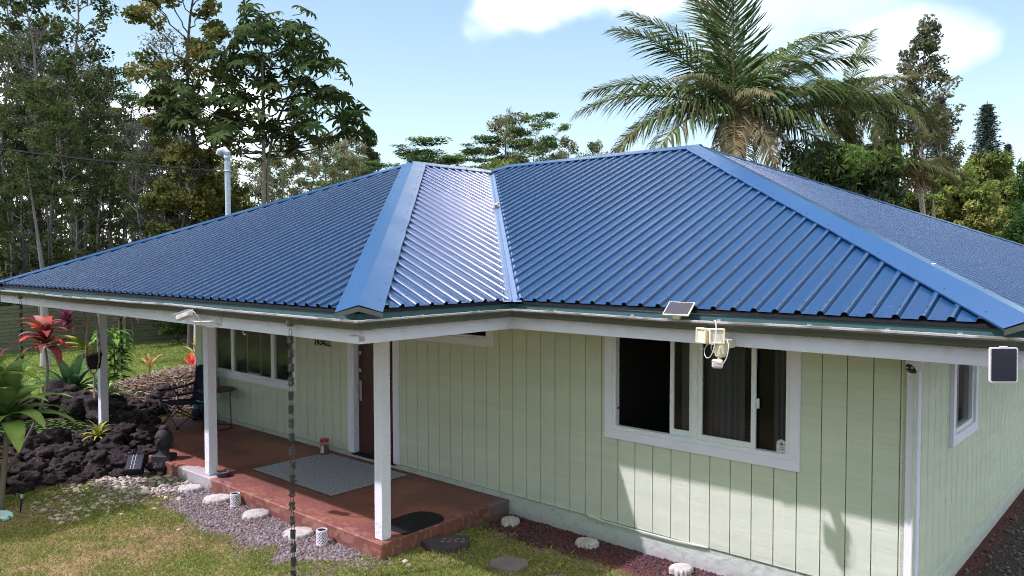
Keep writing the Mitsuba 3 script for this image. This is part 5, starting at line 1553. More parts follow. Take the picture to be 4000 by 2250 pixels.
# cordylines beyond the porch
for (x, y, z), h_, sd_, c0, c1, lb in (((-16.5, 1.25, -0.2), 0.35, 54, (0.17, 0.12, 0.05), (0.30, 0.18, 0.09), 'small orange brown cordyline on the lawn beside the mulch'), ((-15.2, 2.05, 0.1), 0.30, 55, (0.33, 0.04, 0.03), (0.42, 0.06, 0.04), 'small red cordyline on top of the mulch mound'), ((-15.5, 1.75, 0.0), 0.2, 58, (0.33, 0.04, 0.03), (0.42, 0.06, 0.04), 'tiny red cordyline at the left of the mulch mound'), ((-14.1, 1.2, 0.35), 0.25, 59, (0.12, 0.14, 0.03), (0.22, 0.2, 0.05), 'small yellow green shoot on the mulch mound beside the chair')):
    k_ = thing('small_cordyline', lb, 'plant')
    stem_part(k_, [(x, y, z - 0.1), (x, y, z + h_ * 0.5), (x, y, z + h_)], 0.015, 0.012, (0.15, 0.12, 0.09))
    rosette(k_, (x, y, z + h_), [leaf_ply(c0, c1, 0.42, 0.03, 0.9, 0.9, seed=sd_)], 12, 0, sd_, 0.8, 1.2, el=(-0.4, 0.5), stem=0.08)
# climbing plant on a thin stick
k_ = thing('climbing_plant', 'slim leafy climber on a stick on the lawn beside the rain chain', 'plant')
stem_part(k_, [(-15.92, 0.25, -0.25), (-15.93, 0.26, 0.5), (-15.92, 0.25, 1.25)], 0.016, 0.010, (0.16, 0.13, 0.09))
CL = [leaf_ply((0.045, 0.10, 0.02), (0.08, 0.15, 0.03), 0.26, 0.045, 0.3, 1.6, seed=k) for k in (61, 62)]
r = np.random.default_rng(63)
for k in range(150):
    z = 0.0 + 1.15 * (k / 150.0) ** 0.9
    w_ = 0.10 + 0.16 * math.exp(-((z - 1.0) / 0.2) ** 2) + 0.10 * math.exp(-((z - 0.25) / 0.25) ** 2)
    a_ = r.random() * 2 * PI
    part(k_, 'leaf', CL[k % 2], to_world=M4((-15.92 + w_ * r.random() * math.cos(a_), 0.25 + w_ * r.random() * math.sin(a_), z), Rz(a_), 1.0 + 0.6 * r.random()))
k_ = thing('dracaena', 'thin dracaena with a tuft of narrow leaves behind the climber', 'plant')
stem_part(k_, [(-16.5, 0.5, -0.25), (-16.45, 0.55, 0.7), (-16.5, 0.6, 1.35)], 0.02, 0.012, (0.16, 0.13, 0.10))
rosette(k_, (-16.5, 0.6, 1.33), [leaf_ply((0.05, 0.10, 0.025), (0.09, 0.14, 0.04), 0.55, 0.03, 0.9, 1.2, seed=64)], 20, 0, 65, 0.8, 1.2, el=(-0.4, 0.6), stem=0.08)

# hanging planter at the far post
k_ = thing('hanging_planter', 'hanging dark pot in a macrame hanger with bright green strap leaves', 'planter')
HX, HY, HZ = -10.19, -2.25, 1.25
part(k_, 'pot', pl(lathe([(0.0001, -0.13), (0.075, -0.13), (0.082, -0.11), (0.115, 0.06), (0.122, 0.065), (0.12, 0.085), (0.108, 0.085), (0.10, 0.03), (0.0001, 0.03)], 22), 'm_black', 40), to_world=M4((HX, HY, HZ), Rx(0.06)))
rope = MB()
for a_ in (0.3, 1.9, 3.5, 5.0):
    p = np.array([(HX, HY, HZ + 0.98), (HX + 0.02 * math.cos(a_), HY + 0.02 * math.sin(a_), HZ + 0.80), (HX + 0.09 * math.cos(a_), HY + 0.09 * math.sin(a_), HZ + 0.40), (HX + 0.13 * math.cos(a_), HY + 0.13 * math.sin(a_), HZ + 0.07), (HX + 0.09 * math.cos(a_), HY + 0.09 * math.sin(a_), HZ - 0.13), (HX, HY, HZ - 0.20)])
    p = np.array(trimesh.path.simplify.resample_spline(p, count=60, degree=2))
    for s in (0, PI):
        tw = np.arange(60) * 0.55 + s
        rope.add(*tube(p + np.column_stack([np.cos(tw), np.sin(tw), tw * 0]) * 0.006, 0.006, 5, False), c=(0.36, 0.31, 0.23))
for k in range(5):
    rope.add(*tube([(HX + 0.008 * k - 0.016, HY + 0.008 * (k % 2), HZ - 0.19), (HX + 0.01 * k - 0.02, HY, HZ - 0.55)], 0.006, 5), c=(0.30, 0.27, 0.2))
part(k_, 'macrame_rope', rope.ply('m_vc', True, True))
r = np.random.default_rng(66)
ms_ = MB()
for k in range(520):
    d = r.normal(size=3)
    d /= np.linalg.norm(d)
    p = np.array([HX - 0.02, HY - 0.02, HZ + 0.14]) + d * [0.10, 0.10, 0.11] * r.random() ** 0.3
    q = p + r.normal(0, 0.035, 3)
    o_ = np.cross(q - p, r.normal(size=3))
    o_ = o_ / (np.linalg.norm(o_) + 1e-9) * 0.0025
    ms_.add([p - o_, p + o_, q], [[0, 1, 2]], np.array([0.42, 0.38, 0.17]) * (0.6 + 0.7 * r.random()))
part(k_, 'dry_moss', ms_.ply('m_vc', False, True))
ST = [leaf_ply((0.12, 0.17, 0.02), (0.26, 0.31, 0.04), 0.62, 0.062, 0.85, 1.9, seed=67, n=9, gain=2.0), leaf_ply((0.14, 0.19, 0.02), (0.30, 0.33, 0.05), 0.5, 0.058, 0.55, 1.6, seed=68, n=9, gain=2.0)]
for a_, e_, s, q in ((PI + 0.85, 0.25, 1.0, 0), (PI + 0.65, -0.1, 1.05, 0), (PI + 1.0, 0.45, 0.8, 0), (PI + 0.6, -0.55, 0.6, 1), (PI + 0.3, 0.3, 0.6, 1), (PI + 1.4, 0.5, 0.55, 1)):
    R = Rz(a_) @ np.array([[math.cos(e_), 0, -math.sin(e_)], [0, 1, 0], [math.sin(e_), 0, math.cos(e_)]])
    part(k_, 'leaf', ST[q], to_world=M4((HX - 0.05, HY - 0.05, HZ + 0.08), R, s))
part(k_, 'ceiling_hook', pl(tube([(HX, HY, HZ + 0.97), (HX, HY, 2.046)], 0.004, 6), 'm_metal_dark'))


# ---------------------------------------------------------------- trees
def quads(P, size, r, cols, up=0.35, aspect=0.6, flat=0.0):
    """one small diamond-shaped leaf at each point"""
    n = len(P)
    nr = r.normal(size=(n, 3)) * [1, 1, 1 - flat]
    nr[:, 2] = np.abs(nr[:, 2]) + up
    nr /= np.linalg.norm(nr, axis=1, keepdims=True)
    a = np.cross(nr, r.normal(size=(n, 3)))
    a /= np.linalg.norm(a, axis=1, keepdims=True) + 1e-9
    b = np.cross(nr, a)
    s = (size * (0.6 + 0.8 * r.random(n)))[:, None]
    k = 0.12 * s * nr
    v = np.stack([P - a * s * 0.5, P + b * s * 0.5 * aspect - a * s * 0.05 + k, P + a * s * 0.5, P - b * s * 0.5 * aspect - a * s * 0.05 + k], 1)
    f = np.array([[0, 1, 2], [0, 2, 3]])[None] + np.arange(n)[:, None, None] * 4
    return v.reshape(-1, 3), f.reshape(-1, 3), np.repeat(cols, 4, 0)


def clump_points(C, rad, per, r, flatten=0.75, shell=0.35):
    k = np.maximum(3, (per * (rad / np.median(rad)) ** 2).astype(int))
    idx = np.repeat(np.arange(len(C)), k)
    d = r.normal(size=(len(idx), 3))
    d /= np.linalg.norm(d, axis=1, keepdims=True)
    q = r.random(len(idx)) ** shell
    return C[idx] + d * (q * rad[idx])[:, None] * [1, 1, flatten], idx


def grow(H, R, base, nb, r, r0, prof='round', lift=(0.5, 1.0), subs=3, sway=0.25, twist=0.0, fork=False):
    """(wood mesh builder, tips, trunk path): a trunk, branches that curve upward, and twigs; tips carry the leaves"""
    wood = MB()
    n = 12
    t = np.linspace(0, 1, n)
    ph = r.random(2) * 6
    tx_ = np.column_stack([sway * np.sin(2.3 * t * PI + ph[0]) * t, sway * np.sin(1.9 * t * PI + ph[1]) * t, t * H])
    tr = np.interp(t, [0, 0.05, 1], [r0 * 1.25, r0, r0 * 0.16])
    wood.add(*tube(tx_, tr, 7, False))
    tips = []
    for k in range(nb):
        u = base + (1 - base) * ((k + r.random()) / nb) * 0.97
        if prof == 'round':
            pf = math.sqrt(max(0.05, 1 - ((u - (base + 0.45 * (1 - base))) / (0.62 * (1 - base))) ** 2))
        elif prof == 'cone':
            pf = 1.05 - 0.95 * (u - base) / (1 - base)
        elif prof == 'top':
            pf = 0.35 + 0.75 * ((u - base) / (1 - base))
        else:
            pf = 0.85
        L = R * pf * (0.65 + 0.5 * r.random())
        a = k * 2.39996 + r.normal(0, 0.4)
        p0 = np.array([np.interp(u, t, tx_[:, q]) for q in range(3)])
        e0 = lift[0] + (lift[1] - lift[0]) * r.random()
        m = 6
        s = np.linspace(0, 1, m)
        br = p0 + np.column_stack([np.cos(a) * s * L, np.sin(a) * s * L, L * (math.tan(min(e0, 1.25)) * s * 0.55 + 0.35 * s ** 2)])
        br[1:] += r.normal(0, 0.045 * L, (m - 1, 3))
        rb = np.interp(u, t, tr)
        wood.add(*tube(br, np.linspace(min(rb * 0.6, 0.05 + 0.02 * L), 0.012, m), 5, False))
        tips.append(br[-1])
        for q in range(subs):
            w = 0.4 + 0.55 * r.random()
            b0 = np.array([np.interp(w, s, br[:, z]) for z in range(3)])
            d = np.array([math.cos(a + r.normal(0, 0.9)), math.sin(a + r.normal(0, 0.9)), 0.5 + 0.7 * r.random()])
            l_ = L * (0.22 + 0.25 * r.random())
            b1 = b0 + d * l_
            wood.add(*tube([b0, (b0 + b1) / 2 + r.normal(0, 0.05 * l_, 3), b1], [0.022, 0.016, 0.008], 4, False))
            tips.append(b1)
    tips.append(tx_[-1])
    return wood, np.array(tips), tx_


mat('m_bark', pr(VC, 0.9, 0.1))
TREES = {}


def tree_shape(name, seed, H, R, base, nb, r0, per, cr, leaf, pal, bark, prof='round', lift=(0.5, 1.0), subs=3, sway=0.25, flatten=0.75, up=0.35, aspect=0.6, flat=0.0, shell=0.35, jitter=0.35):
    r = np.random.default_rng(seed)
    wood, tips, _ = grow(H, R, base, nb, r, r0, prof, lift, subs, sway)
    v, f, c = wood.arr()
    b = np.array(bark) * (0.75 + 0.5 * meshkit.fbm(v * [3, 3, 1.2], 3, seed))[:, None]
    W = mikit.ply((v, f), 'm_bark', True, color=b)
    rad = cr * (0.6 + 0.8 * r.random(len(tips)))
    P, idx = clump_points(tips, rad, per, r, flatten, shell)
    tone = np.array(pal)[r.integers(0, len(pal), len(tips))] * (1 + jitter * (r.random((len(tips), 1)) - 0.5) * 2)
    col = np.clip(1.5 * tone[idx] * (0.7 + 0.6 * r.random((len(P), 1))), 0, 1)
    v, f, c = quads(P, leaf, r, col, up, aspect, flat)
    TREES[name] = (W, mikit.ply((v, f), 'm_leaf', False, color=c), max(tips[:, 2].max() + 0.2, H))


def tree(kind, name, lb, x, y, H, group=None, wide=1.0, rot=None, cat='tree'):
    W, C, h0 = TREES[kind]
    k = thing(name, lb, cat, group)
    s = H / h0
    rot = (x * 1.7 + y * 2.3) if rot is None else rot
    J = M4((x, y, -0.3), Rz(rot), (s * wide, s * wide, s))
    part(k, 'trunk', W, to_world=J)
    part(k, 'crown', C, to_world=J)
    return k


DK = [(0.050, 0.068, 0.028), (0.066, 0.082, 0.030), (0.038, 0.054, 0.025), (0.075, 0.080, 0.036), (0.055, 0.085, 0.026)]
BK = (0.24, 0.215, 0.205)
for q in range(4):
    tree_shape('dark%d' % q, 100 + q, 12.0, 1.05, 0.28 + 0.08 * q, 27, 0.12, 36, 0.33, 0.145, DK, BK, lift=(0.4, 1.0), subs=3, sway=0.35)
for q in range(2):
    tree_shape('bare%d' % q, 110 + q, 12.5, 1.1, 0.38, 26, 0.14, 22, 0.42, 0.11, [(0.10, 0.10, 0.085), (0.08, 0.085, 0.065)], (0.24, 0.22, 0.21), lift=(0.7, 1.15), subs=6, sway=0.4)
tree_shape('yellow0', 120, 12.0, 1.55, 0.30, 26, 0.15, 80, 0.34, 0.15, [(0.095, 0.10, 0.030), (0.06, 0.072, 0.026), (0.12, 0.11, 0.035)], (0.10, 0.085, 0.075), lift=(0.6, 1.1), subs=3, sway=0.4, aspect=0.75)
tree_shape('yellow1', 121, 6.6, 0.9, 0.15, 24, 0.10, 95, 0.32, 0.13, [(0.12, 0.12, 0.032), (0.08, 0.09, 0.028)], (0.12, 0.10, 0.09), subs=3, aspect=0.75)
for q in range(3):
    tree_shape('layer%d' % q, 130 + q, 13.0, 2.0, 0.52, 18, 0.13, 110, 0.62, 0.17, [(0.065, 0.11, 0.032), (0.085, 0.135, 0.04), (0.05, 0.09, 0.03)], (0.30, 0.28, 0.26), prof='top', lift=(0.25, 0.7), subs=4, sway=0.5, flatten=0.27, up=1.0, aspect=0.5, flat=0.5, shell=0.5)
for q in range(3):
    tree_shape('fine%d' % q, 140 + q, 9.0, 0.85, 0.22, 26, 0.08, 55, 0.33, 0.13, [(0.135, 0.15, 0.07), (0.11, 0.13, 0.06), (0.165, 0.165, 0.085)], (0.22, 0.20, 0.18), lift=(0.6, 1.1), subs=3, sway=0.25)
tree_shape('cone0', 150, 10.0, 1.0, 0.15, 34, 0.10, 80, 0.30, 0.14, [(0.065, 0.08, 0.042), (0.08, 0.095, 0.05)], (0.2, 0.18, 0.17), prof='cone', lift=(0.3, 0.8), subs=3)
tree_shape('tall0', 160, 12.0, 1.75, 0.34, 46, 0.11, 30, 0.26, 0.16, [(0.11, 0.12, 0.07), (0.085, 0.10, 0.058), (0.13, 0.13, 0.075)], (0.20, 0.16, 0.14), prof='cone', lift=(0.7, 1.05), subs=4, sway=0.2)
tree_shape('bushy0', 170, 6.0, 1.0, 0.06, 36, 0.10, 95, 0.34, 0.16, [(0.15, 0.18, 0.05), (0.10, 0.135, 0.035), (0.19, 0.195, 0.06)], (0.18, 0.16, 0.14), subs=3)
tree_shape('bushy1', 171, 5.0, 1.1, 0.05, 30, 0.10, 130, 0.42, 0.15, [(0.06, 0.10, 0.025), (0.045, 0.08, 0.02), (0.08, 0.12, 0.03)], (0.18, 0.16, 0.14), subs=3)
tree_shape('edge0', 172, 7.0, 0.75, 0.12, 34, 0.10, 85, 0.40, 0.22, [(0.055, 0.105, 0.028), (0.04, 0.08, 0.022)], (0.16, 0.14, 0.12), subs=3, aspect=0.35, up=0.1)
tree_shape('mango0', 180, 5.6, 1.35, 0.12, 46, 0.16, 120, 0.50, 0.26, [(0.030, 0.046, 0.018), (0.038, 0.056, 0.020), (0.024, 0.036, 0.016), (0.075, 0.12, 0.03)], (0.12, 0.10, 0.09), subs=4, aspect=0.28, up=-0.1, lift=(0.2, 0.7))
tree_shape('shrub0', 190, 1.6, 0.75, 0.05, 20, 0.04, 60, 0.22, 0.10, [(0.035, 0.065, 0.02), (0.05, 0.085, 0.025)], (0.1, 0.08, 0.07), subs=3)


# a Norfolk-like pine: short tiers of drooping twigs
def pine_shape(name, seed, H, R):
    r = np.random.default_rng(seed)
    wood = MB().add(*tube([(0, 0, 0), (0.05, 0, H * 0.5), (0, 0, H)], [0.22, 0.14, 0.02], 7, False))
    P = []
    for z in np.arange(H * 0.15, H * 0.985, 0.22):
        u = (z / H - 0.15) / 0.85
        L = R * (1 - u) ** 0.55 * (0.75 + 0.4 * r.random())
        for a in np.arange(7) * 2 * PI / 7 + r.random() * 6:
            L_ = L * (0.75 + 0.5 * r.random())
            q = np.linspace(0.12, 1, 14)
            p = np.column_stack([np.cos(a) * q * L_, np.sin(a) * q * L_, z + 0.22 * L_ * q ** 2 - 0.12 * L_ * q])
            wood.add(*tube(p[[0, 6, 13]], [0.02, 0.012, 0.006], 3, False))
            P.append(np.repeat(p, 3, 0) + r.normal(0, 0.055, (42, 3)))
    P = np.vstack(P)
    col = np.array([(0.075, 0.11, 0.09)]) * (0.7 + 0.6 * r.random((len(P), 1)))
    v, f, c = quads(P, 0.17, r, col, 0.2, 0.3)
    wv, wf, _ = wood.arr()
    TREES[name] = (mikit.ply((wv, wf), 'm_bark', True, color=np.full((len(wv), 3), 0.13)), mikit.ply((v, f), 'm_leaf', False, color=c), H)


pine_shape('pine0', 200, 16.0, 1.15)

g1 = 'dark slender forest trees beyond the fence'
L_dark = 'dark slender forest tree with small leaves beyond the fence at the left'
TALL = {0: 'tallest dark slender tree at the far left, cut by the top edge', 1: 'dark slender tree standing just behind the left trunk on the lawn', 2: 'tall dark forked tree at the right end of the tallest group, against the sky', 17: 'tall dark tree at the very left edge of the picture', 18: 'dark tree nearest the fence at the left edge'}
for k, (x, y, H) in enumerate([(-36.1, 3.9, 14.8), (-32.0, 3.6, 13.6), (-32.2, 5.1, 14.3), (-42.0, 5.5, 13.8), (-38.2, 6.4, 12.0), (-34.5, 6.6, 10.2), (-31.2, 2.6, 8.6), (-29.0, 3.8, 7.9), (-33.2, 7.0, 9.6), (-29.3, 5.0, 7.3), (-30.5, 6.8, 8.8), (-27.1, 5.6, 6.8), (-34.5, 10.0, 9.8), (-28.5, 2.3, 6.3), (-28.2, 1.0, 7.2), (-27.3, 7.0, 6.4), (-26.7, 3.2, 5.6), (-34, 1.0, 13.5), (-30, -0.5, 12.0), (-37, 9.0, 9.0), (-29.5, 8.8, 6.5), (-31.5, 10.6, 7.0), (-27.0, 9.4, 4.6)] + [(-27.5 - 13 * a_ ** 0.8, -1.0 + 13 * b_, 6.0 + 6.0 * a_ + 2.5 * c_) for a_, b_, c_ in np.random.default_rng(77).random((10, 3))]):
    tree('dark%d' % (k % 4), 'forest_tree', TALL.get(k, L_dark), x, y, H, None if k in TALL else g1, wide=0.95)
g2 = 'bare grey twiggy trees in the forest'
for k, (x, y, H) in enumerate([(-39.2, 8.3, 13.4), (-34.3, 10.2, 13.4), (-43.1, 7.1, 15.0), (-30.0, 7.6, 9.0), (-33.5, 4.2, 12.0), (-28.6, 6.4, 8.2)]):
    tree('bare%d' % (k % 2), 'bare_tree', 'grey twiggy nearly leafless tree among the dark forest trees', x, y, H, g2)
g3 = 'flat topped green trees behind the forest'
for k, (x, y, H) in enumerate([(-43.8, 12.2, 14.0), (-49.1, 12.5, 14.2), (-47.5, 17.0, 13.8), (-44.5, 14.3, 11.0), (-39.1, 11.0, 8.8), (-48.3, 9.5, 13.6), (-41, 15.5, 9.5)]):
    tree('layer%d' % (k % 3), 'layered_tree', 'tall pale trunked tree with flat layers of bright green leaves behind the forest', x, y, H, g3)
tree('yellow0', 'tall_yellow_green_tree', 'tall dark trunked tree with sparse yellow green leaf clumps, left of the big leaved tree', -22.5, 5.5, 12.6)
for x, y, H, lb in [(-22.3, 5.0, 6.6, 'yellow green bushy tree under the tall sparse one'), (-23.8, 7.2, 6.0, 'yellow green bushy tree right behind the power mast'), (-27.8, 7.5, 7.4, 'yellow green bushy tree among the dark trunks at the left'), (-21.8, 5.9, 4.6, 'low yellow green bushy tree at the roof edge by the mast')]:
    tree('yellow1', 'yellow_green_tree', lb, x, y, H)
g4 = 'fine leaved pale trees behind the big leaved tree'
for k, (x, y, H) in enumerate([(-37.2, 17.9, 9.6), (-33.0, 16.3, 8.5), (-37.4, 20.5, 10.3), (-34.9, 19.9, 9.6), (-37.6, 23.0, 10.4), (-30.6, 12.9, 7.7), (-31.5, 11.4, 7.5), (-35.9, 13.5, 8.5), (-33.8, 14.2, 7.8), (-36.2, 21.8, 8.6)]):
    tree('fine%d' % (k % 3), 'fine_leaved_tree', 'fine leaved pale grey green tree under and right of the big leaved tree', x, y, H, g4)
tree('cone0', 'narrow_tree', 'small narrow pointed grey green tree alone above the left roof edge', -42.3, 27.9, 12.3)
for k, (x, y, H, lb) in enumerate([(-52.6, 38.8, 13.0, 'low flat topped tree above the porch roof peak, leftmost of three'), (-51.9, 42.1, 13.4, 'low flat topped tree above the porch roof peak, the middle one'), (-51.9, 46.1, 13.0, 'low flat topped tree above the silvery slope, rightmost of three'), (-46.8, 30.6, 10.7, 'low flat topped tree right of the small pointed tree'), (-41.8, 24.3, 9.3, 'low flat topped tree left of the small pointed tree')]):
    tree('layer%d' % (k % 3), 'flat_topped_tree', lb, x, y, H, wide=1.9)
tree('fine1', 'mixed_tree', 'tallest pale airy tree above the middle of the roof', -33.1, 32.1, 12.6, wide=1.35)
tree('bare0', 'bare_tree', 'bare twiggy tree top sticking out above the airy tree over the middle of the roof', -33.3, 32.6, 13.0, wide=0.4)
tree('layer1', 'flat_topped_tree', 'green flat topped tree left of the airy tree over the middle of the roof', -36.3, 33.3, 11.2, wide=1.3)
tree('layer2', 'flat_topped_tree', 'green flat topped tree behind the airy tree over the middle of the roof', -31.3, 32.5, 12.3, wide=1.0)
for k, (x, y, H, lb) in enumerate([(-31.2, 33.8, 10.8, 'fine leaved tree just right of the airy tree'), (-32.4, 38.0, 11.5, 'thin fine leaved tree between the airy tree and the palm'), (-30.0, 37.5, 11.0, 'pale fine leaved tree next to the palm fronds'), (-26.4, 35.3, 9.7, 'fine leaved tree behind the tips of the left palm fronds')]):
    tree('fine%d' % (k % 3), 'slender_tree', lb, x, y, H, wide=0.85)
tree('bushy0', 'yellow_green_bush', 'rounded yellow green bush at the dip between the two ridges', -26.6, 24.5, 8.3, wide=0.8)
tree('bushy1', 'green_bush', 'dark green bush under the left palm fronds', -14.2, 19.5, 6.8, wide=0.8)
tree('tall0', 'tall_airy_tree', 'tall airy tree with open crown above the right slope', -6.8, 27.4, 12.4, wide=0.92, rot=2.0)
tree('tall0', 'tall_airy_tree', 'smaller airy tree between the palm and the tall airy tree', -7.7, 25.3, 9.2, wide=0.8, rot=4.0)
tree('dark1', 'tall_airy_tree', 'dark bushy tree right behind the tall airy tree', -6.7, 30.2, 9.2, wide=0.8)
for x, y, H, w_, lb in [(-12.9, 71.5, 16.4, 1.0, 'blue green spire shaped pine at the right, the nearest one'), (-17.8, 76.5, 18.6, 0.9, 'blue green spire shaped pine right beside the tall airy tree'), (-14.8, 92.6, 15.4, 0.8, 'distant small spire shaped pine at the far right')]:
    tree('pine0', 'spire_pine', lb, x, y, H, wide=w_ * 1.9)
tree('mango0', 'mango_tree', 'dense dark green long leaved tree behind the right slope', -4.6, 11.7, 5.6, wide=0.85, rot=0.5)
for x, y, H, lb in [(-5.1, 23.6, 6.0, 'yellow green tree behind the white trunks'), (-4.5, 26.8, 6.9, 'tallest yellow green tree under the right hand pine'), (-4.2, 22.9, 5.4, 'low yellow green bush at the right end of the roof line'), (-3.4, 26.3, 5.9, 'yellow green tree nearest the right edge'), (-5.7, 21.9, 5.2, 'yellow green bush between the dark tree and the white trunks'), (-2.6, 21.5, 4.6, 'low yellow green bush at the lower right edge')]:
    tree('bushy0', 'yellow_green_bush', lb, x, y, H, wide=0.85)
tree('edge0', 'green_edge_tree', 'fresh green long leaved tree cut by the right edge', -1.55, 17.1, 5.4, wide=0.75)
tree('edge0', 'green_edge_tree', 'low fresh green tree in front at the right edge', -1.75, 15.8, 4.3, wide=0.9, rot=1.0)
tree('shrub0', 'fence_bush', 'round dark green bush in front of the fence', -24.6, 5.75, 1.55, wide=1.3, cat='bush')

# the big leaved tree (umbrella leaves on bare branches), every leaf a part
r = np.random.default_rng(300)


def umbrella_leaf(seed):
    q = np.random.default_rng(seed)
    m = MB()
    nl = 10
    for k in range(nl):
        a = 2 * PI * k / nl + q.normal(0, 0.08)
        L = 0.50 * (0.8 + 0.35 * q.random())
        v, f = blade(L, 0.062, 0.35, 1.55 + 0.35 * q.random(), 0.25, 6, 1.15, 0.012, k)
        c = np.array([0.064, 0.098, 0.036]) * (0.7 + 0.5 * q.random())
        m.add(v @ Rz(a).T, f, c)
    m.add(*tube([(0, 0, 0), (-0.12, 0.0, -0.14), (-0.35, 0, -0.28)], 0.012, 4, False), c=(0.10, 0.09, 0.05))
    return m.ply('m_leaf_gloss', False, True)


UL = [umbrella_leaf(s) for s in range(5)]
ck = thing('umbrella_leaf_tree', 'big tree with drooping umbrella shaped leaves on a tall double trunk', 'tree')
B0 = np.array([-20.0, 6.3, -0.3])
RT = np.array([0.7463, 0.6656, 0.0])
DP = np.array([-0.6656, 0.7463, 0.0])
S = 24 / 3047.0
at = lambda px, py, dd: np.array([B0[0], B0[1], 0]) + RT * px * S + DP * dd + np.array([0, 0, 2.7 + (1005 - py) * S])
tipsP = [(0, 95), (-42, 125), (62, 112), (110, 150), (165, 135), (-88, 195), (-22, 178), (45, 190), (118, 205), (205, 190), (-150, 232), (-62, 258), (30, 250), (112, 262), (190, 258), (250, 245), (-205, 292), (-122, 312), (-42, 318), (62, 330), (142, 322), (222, 312), (275, 335), (-330, 352), (-265, 392), (-385, 372), (-190, 372), (-110, 395), (-20, 390), (70, 400), (160, 395), (240, 395), (300, 400), (338, 440), (-395, 430), (-320, 440), (-230, 450), (-120, 470), (100, 470), (190, 460), (270, 470), (330, 500), (-365, 480), (-250, 500), (-70, 520), (40, 500), (150, 520), (240, 530), (-60, 580), (60, 560), (-160, 545), (365, 475)]
wd = MB()
nd = [at(0, 800, 0) * [1, 1, 0] + [0, 0, -0.3], at(0, 700, 0), at(6, 600, 0), at(4, 420, 0), at(0, 250, 0), at(0, 120, 0)]
wd.add(*tube(np.array(trimesh.path.simplify.resample_spline(np.array(nd), count=30, degree=3)), np.linspace(0.105, 0.03, 30), 10, False), c=(0.24, 0.20, 0.17))
wd.add(*tube(np.array(trimesh.path.simplify.resample_spline(np.array([nd[0] + RT * 0.1, at(13, 700, 0.1), at(20, 600, 0.1), at(60, 430, 0.4), at(140, 300, 0.5)]), count=24, degree=3)), np.linspace(0.085, 0.03, 24), 9, False), c=(0.21, 0.18, 0.15))
for px, py in tipsP:
    dd = r.normal(0, 0.9)
    tip = at(px, py, dd)
    u = min(0.93, max(0.0, (620 - py) / 560)) * 0.8
    j0 = at(4 if px < 0 else 20 + px * 0.1, min(630, max(130, py + 45 + 0.2 * abs(px))), 0)
    mid_ = (j0 + tip) / 2 + np.array([0, 0, -0.12 - 0.0006 * abs(px)])
    wd.add(*tube(np.array(trimesh.path.simplify.resample_spline(np.array([j0, mid_, tip]), count=8, degree=2)), np.linspace(0.028, 0.012, 8), 5, False), c=(0.10, 0.085, 0.065))
    for k in range(5):
        a = k * 2 * PI / 5 + r.random()
        l_ = 0.24 + 0.30 * r.random()
        P_ = tip + np.array([math.cos(a) * l_, math.sin(a) * l_, 0.28 * r.normal()])
        tl = 0.30 + 0.65 * r.random()
        part(ck, 'leaf', UL[int(r.integers(0, 5))], to_world=M4(P_, Rz(a) @ np.array([[math.cos(tl), 0, math.sin(tl)], [0, 1, 0], [-math.sin(tl), 0, math.cos(tl)]]), 0.64 + 0.34 * r.random()))
part(ck, 'trunk', wd.ply('m_bark', True, True))


# coconut palms: each frond a part
def frond(seed, L, sag, lw, dry, twist=0.0, droop=0.6):
    q = np.random.default_rng(seed)
    m = MB()
    n = 88
    t = np.linspace(0, 1, n)
    an = -sag * t ** 1.5
    x, z = np.cumsum(np.cos(an)) * L / n, np.cumsum(np.sin(an)) * L / n
    rc = np.array([0.20, 0.19, 0.07]) * (1 - dry) + np.array([0.33, 0.25, 0.14]) * dry
    m.add(*tube(np.column_stack([x, x * 0, z]), np.linspace(0.035, 0.006, n), 5, False), c=rc)
    g0, g1 = np.array([0.045, 0.085, 0.030]), np.array([0.115, 0.165, 0.05])
    dr0 = np.array([0.30, 0.225, 0.13])
    for k in range(5, n):
        tt = (k - 5) / (n - 6)
        ll = lw * (0.55 + 0.45 * math.sin(PI * min(1, tt * 0.9 + 0.18))) * (1 - 0.35 * tt ** 3)
        tan = np.array([math.cos(an[k]), 0, math.sin(an[k])])
        nup = np.array([-tan[2], 0, tan[0]])
        for s in (1, -1):
            if q.random() < 0.06:
                continue
            l_ = ll * (0.8 + 0.35 * q.random())
            fwd = 0.45 + 0.5 * tt + q.normal(0, 0.09)
            rise = 0.30 - 0.25 * tt + q.normal(0, 0.10)
            d0 = np.array([0, s, 0]) * math.cos(fwd) + tan * math.sin(fwd) + nup * rise
            d0 /= np.linalg.norm(d0)
            b = np.array([x[k], 0, z[k]])
            dp = droop * (0.7 + 0.6 * q.random())
            p1 = b + d0 * l_ * 0.45
            d1 = d0 + np.array([0, 0, -dp])
            p2 = p1 + d1 / np.linalg.norm(d1) * l_ * 0.35
            d2 = d0 + np.array([0, 0, -2.2 * dp])
            p3 = p2 + d2 / np.linalg.norm(d2) * l_ * 0.25
            w = np.cross(d0, nup)
            w = w / np.linalg.norm(w) * 0.021
            dk = min(1, dry + (0.6 if q.random() < 0.08 + 0.45 * dry else 0) + 0.35 * tt ** 4)
            c = (g0 * (1 - q.random() * 0.7) + g1 * q.random() * 0.9) * (1 - dk) + dr0 * dk * (0.7 + 0.5 * q.random())
            m.add([b - w * 0.6, b + w * 0.6, p1 - w, p1 + w, p2 - w * 0.7, p2 + w * 0.7, p3], [[0, 1, 3], [0, 3, 2], [2, 3, 5], [2, 5, 4], [4, 5, 6]], c)
    return m.ply('m_leaf_gloss', False, True)


FG = [frond(400 + k, 3.9, 0.55 + 0.25 * k, 1.3, 0.0, droop=1.0) for k in range(3)] + [frond(405, 3.8, 1.3, 1.15, 0.06, droop=1.2), frond(406, 3.7, 1.5, 0.95, 0.55, droop=1.5), frond(407, 3.6, 0.9, 0.95, 0.22, droop=1.0)]


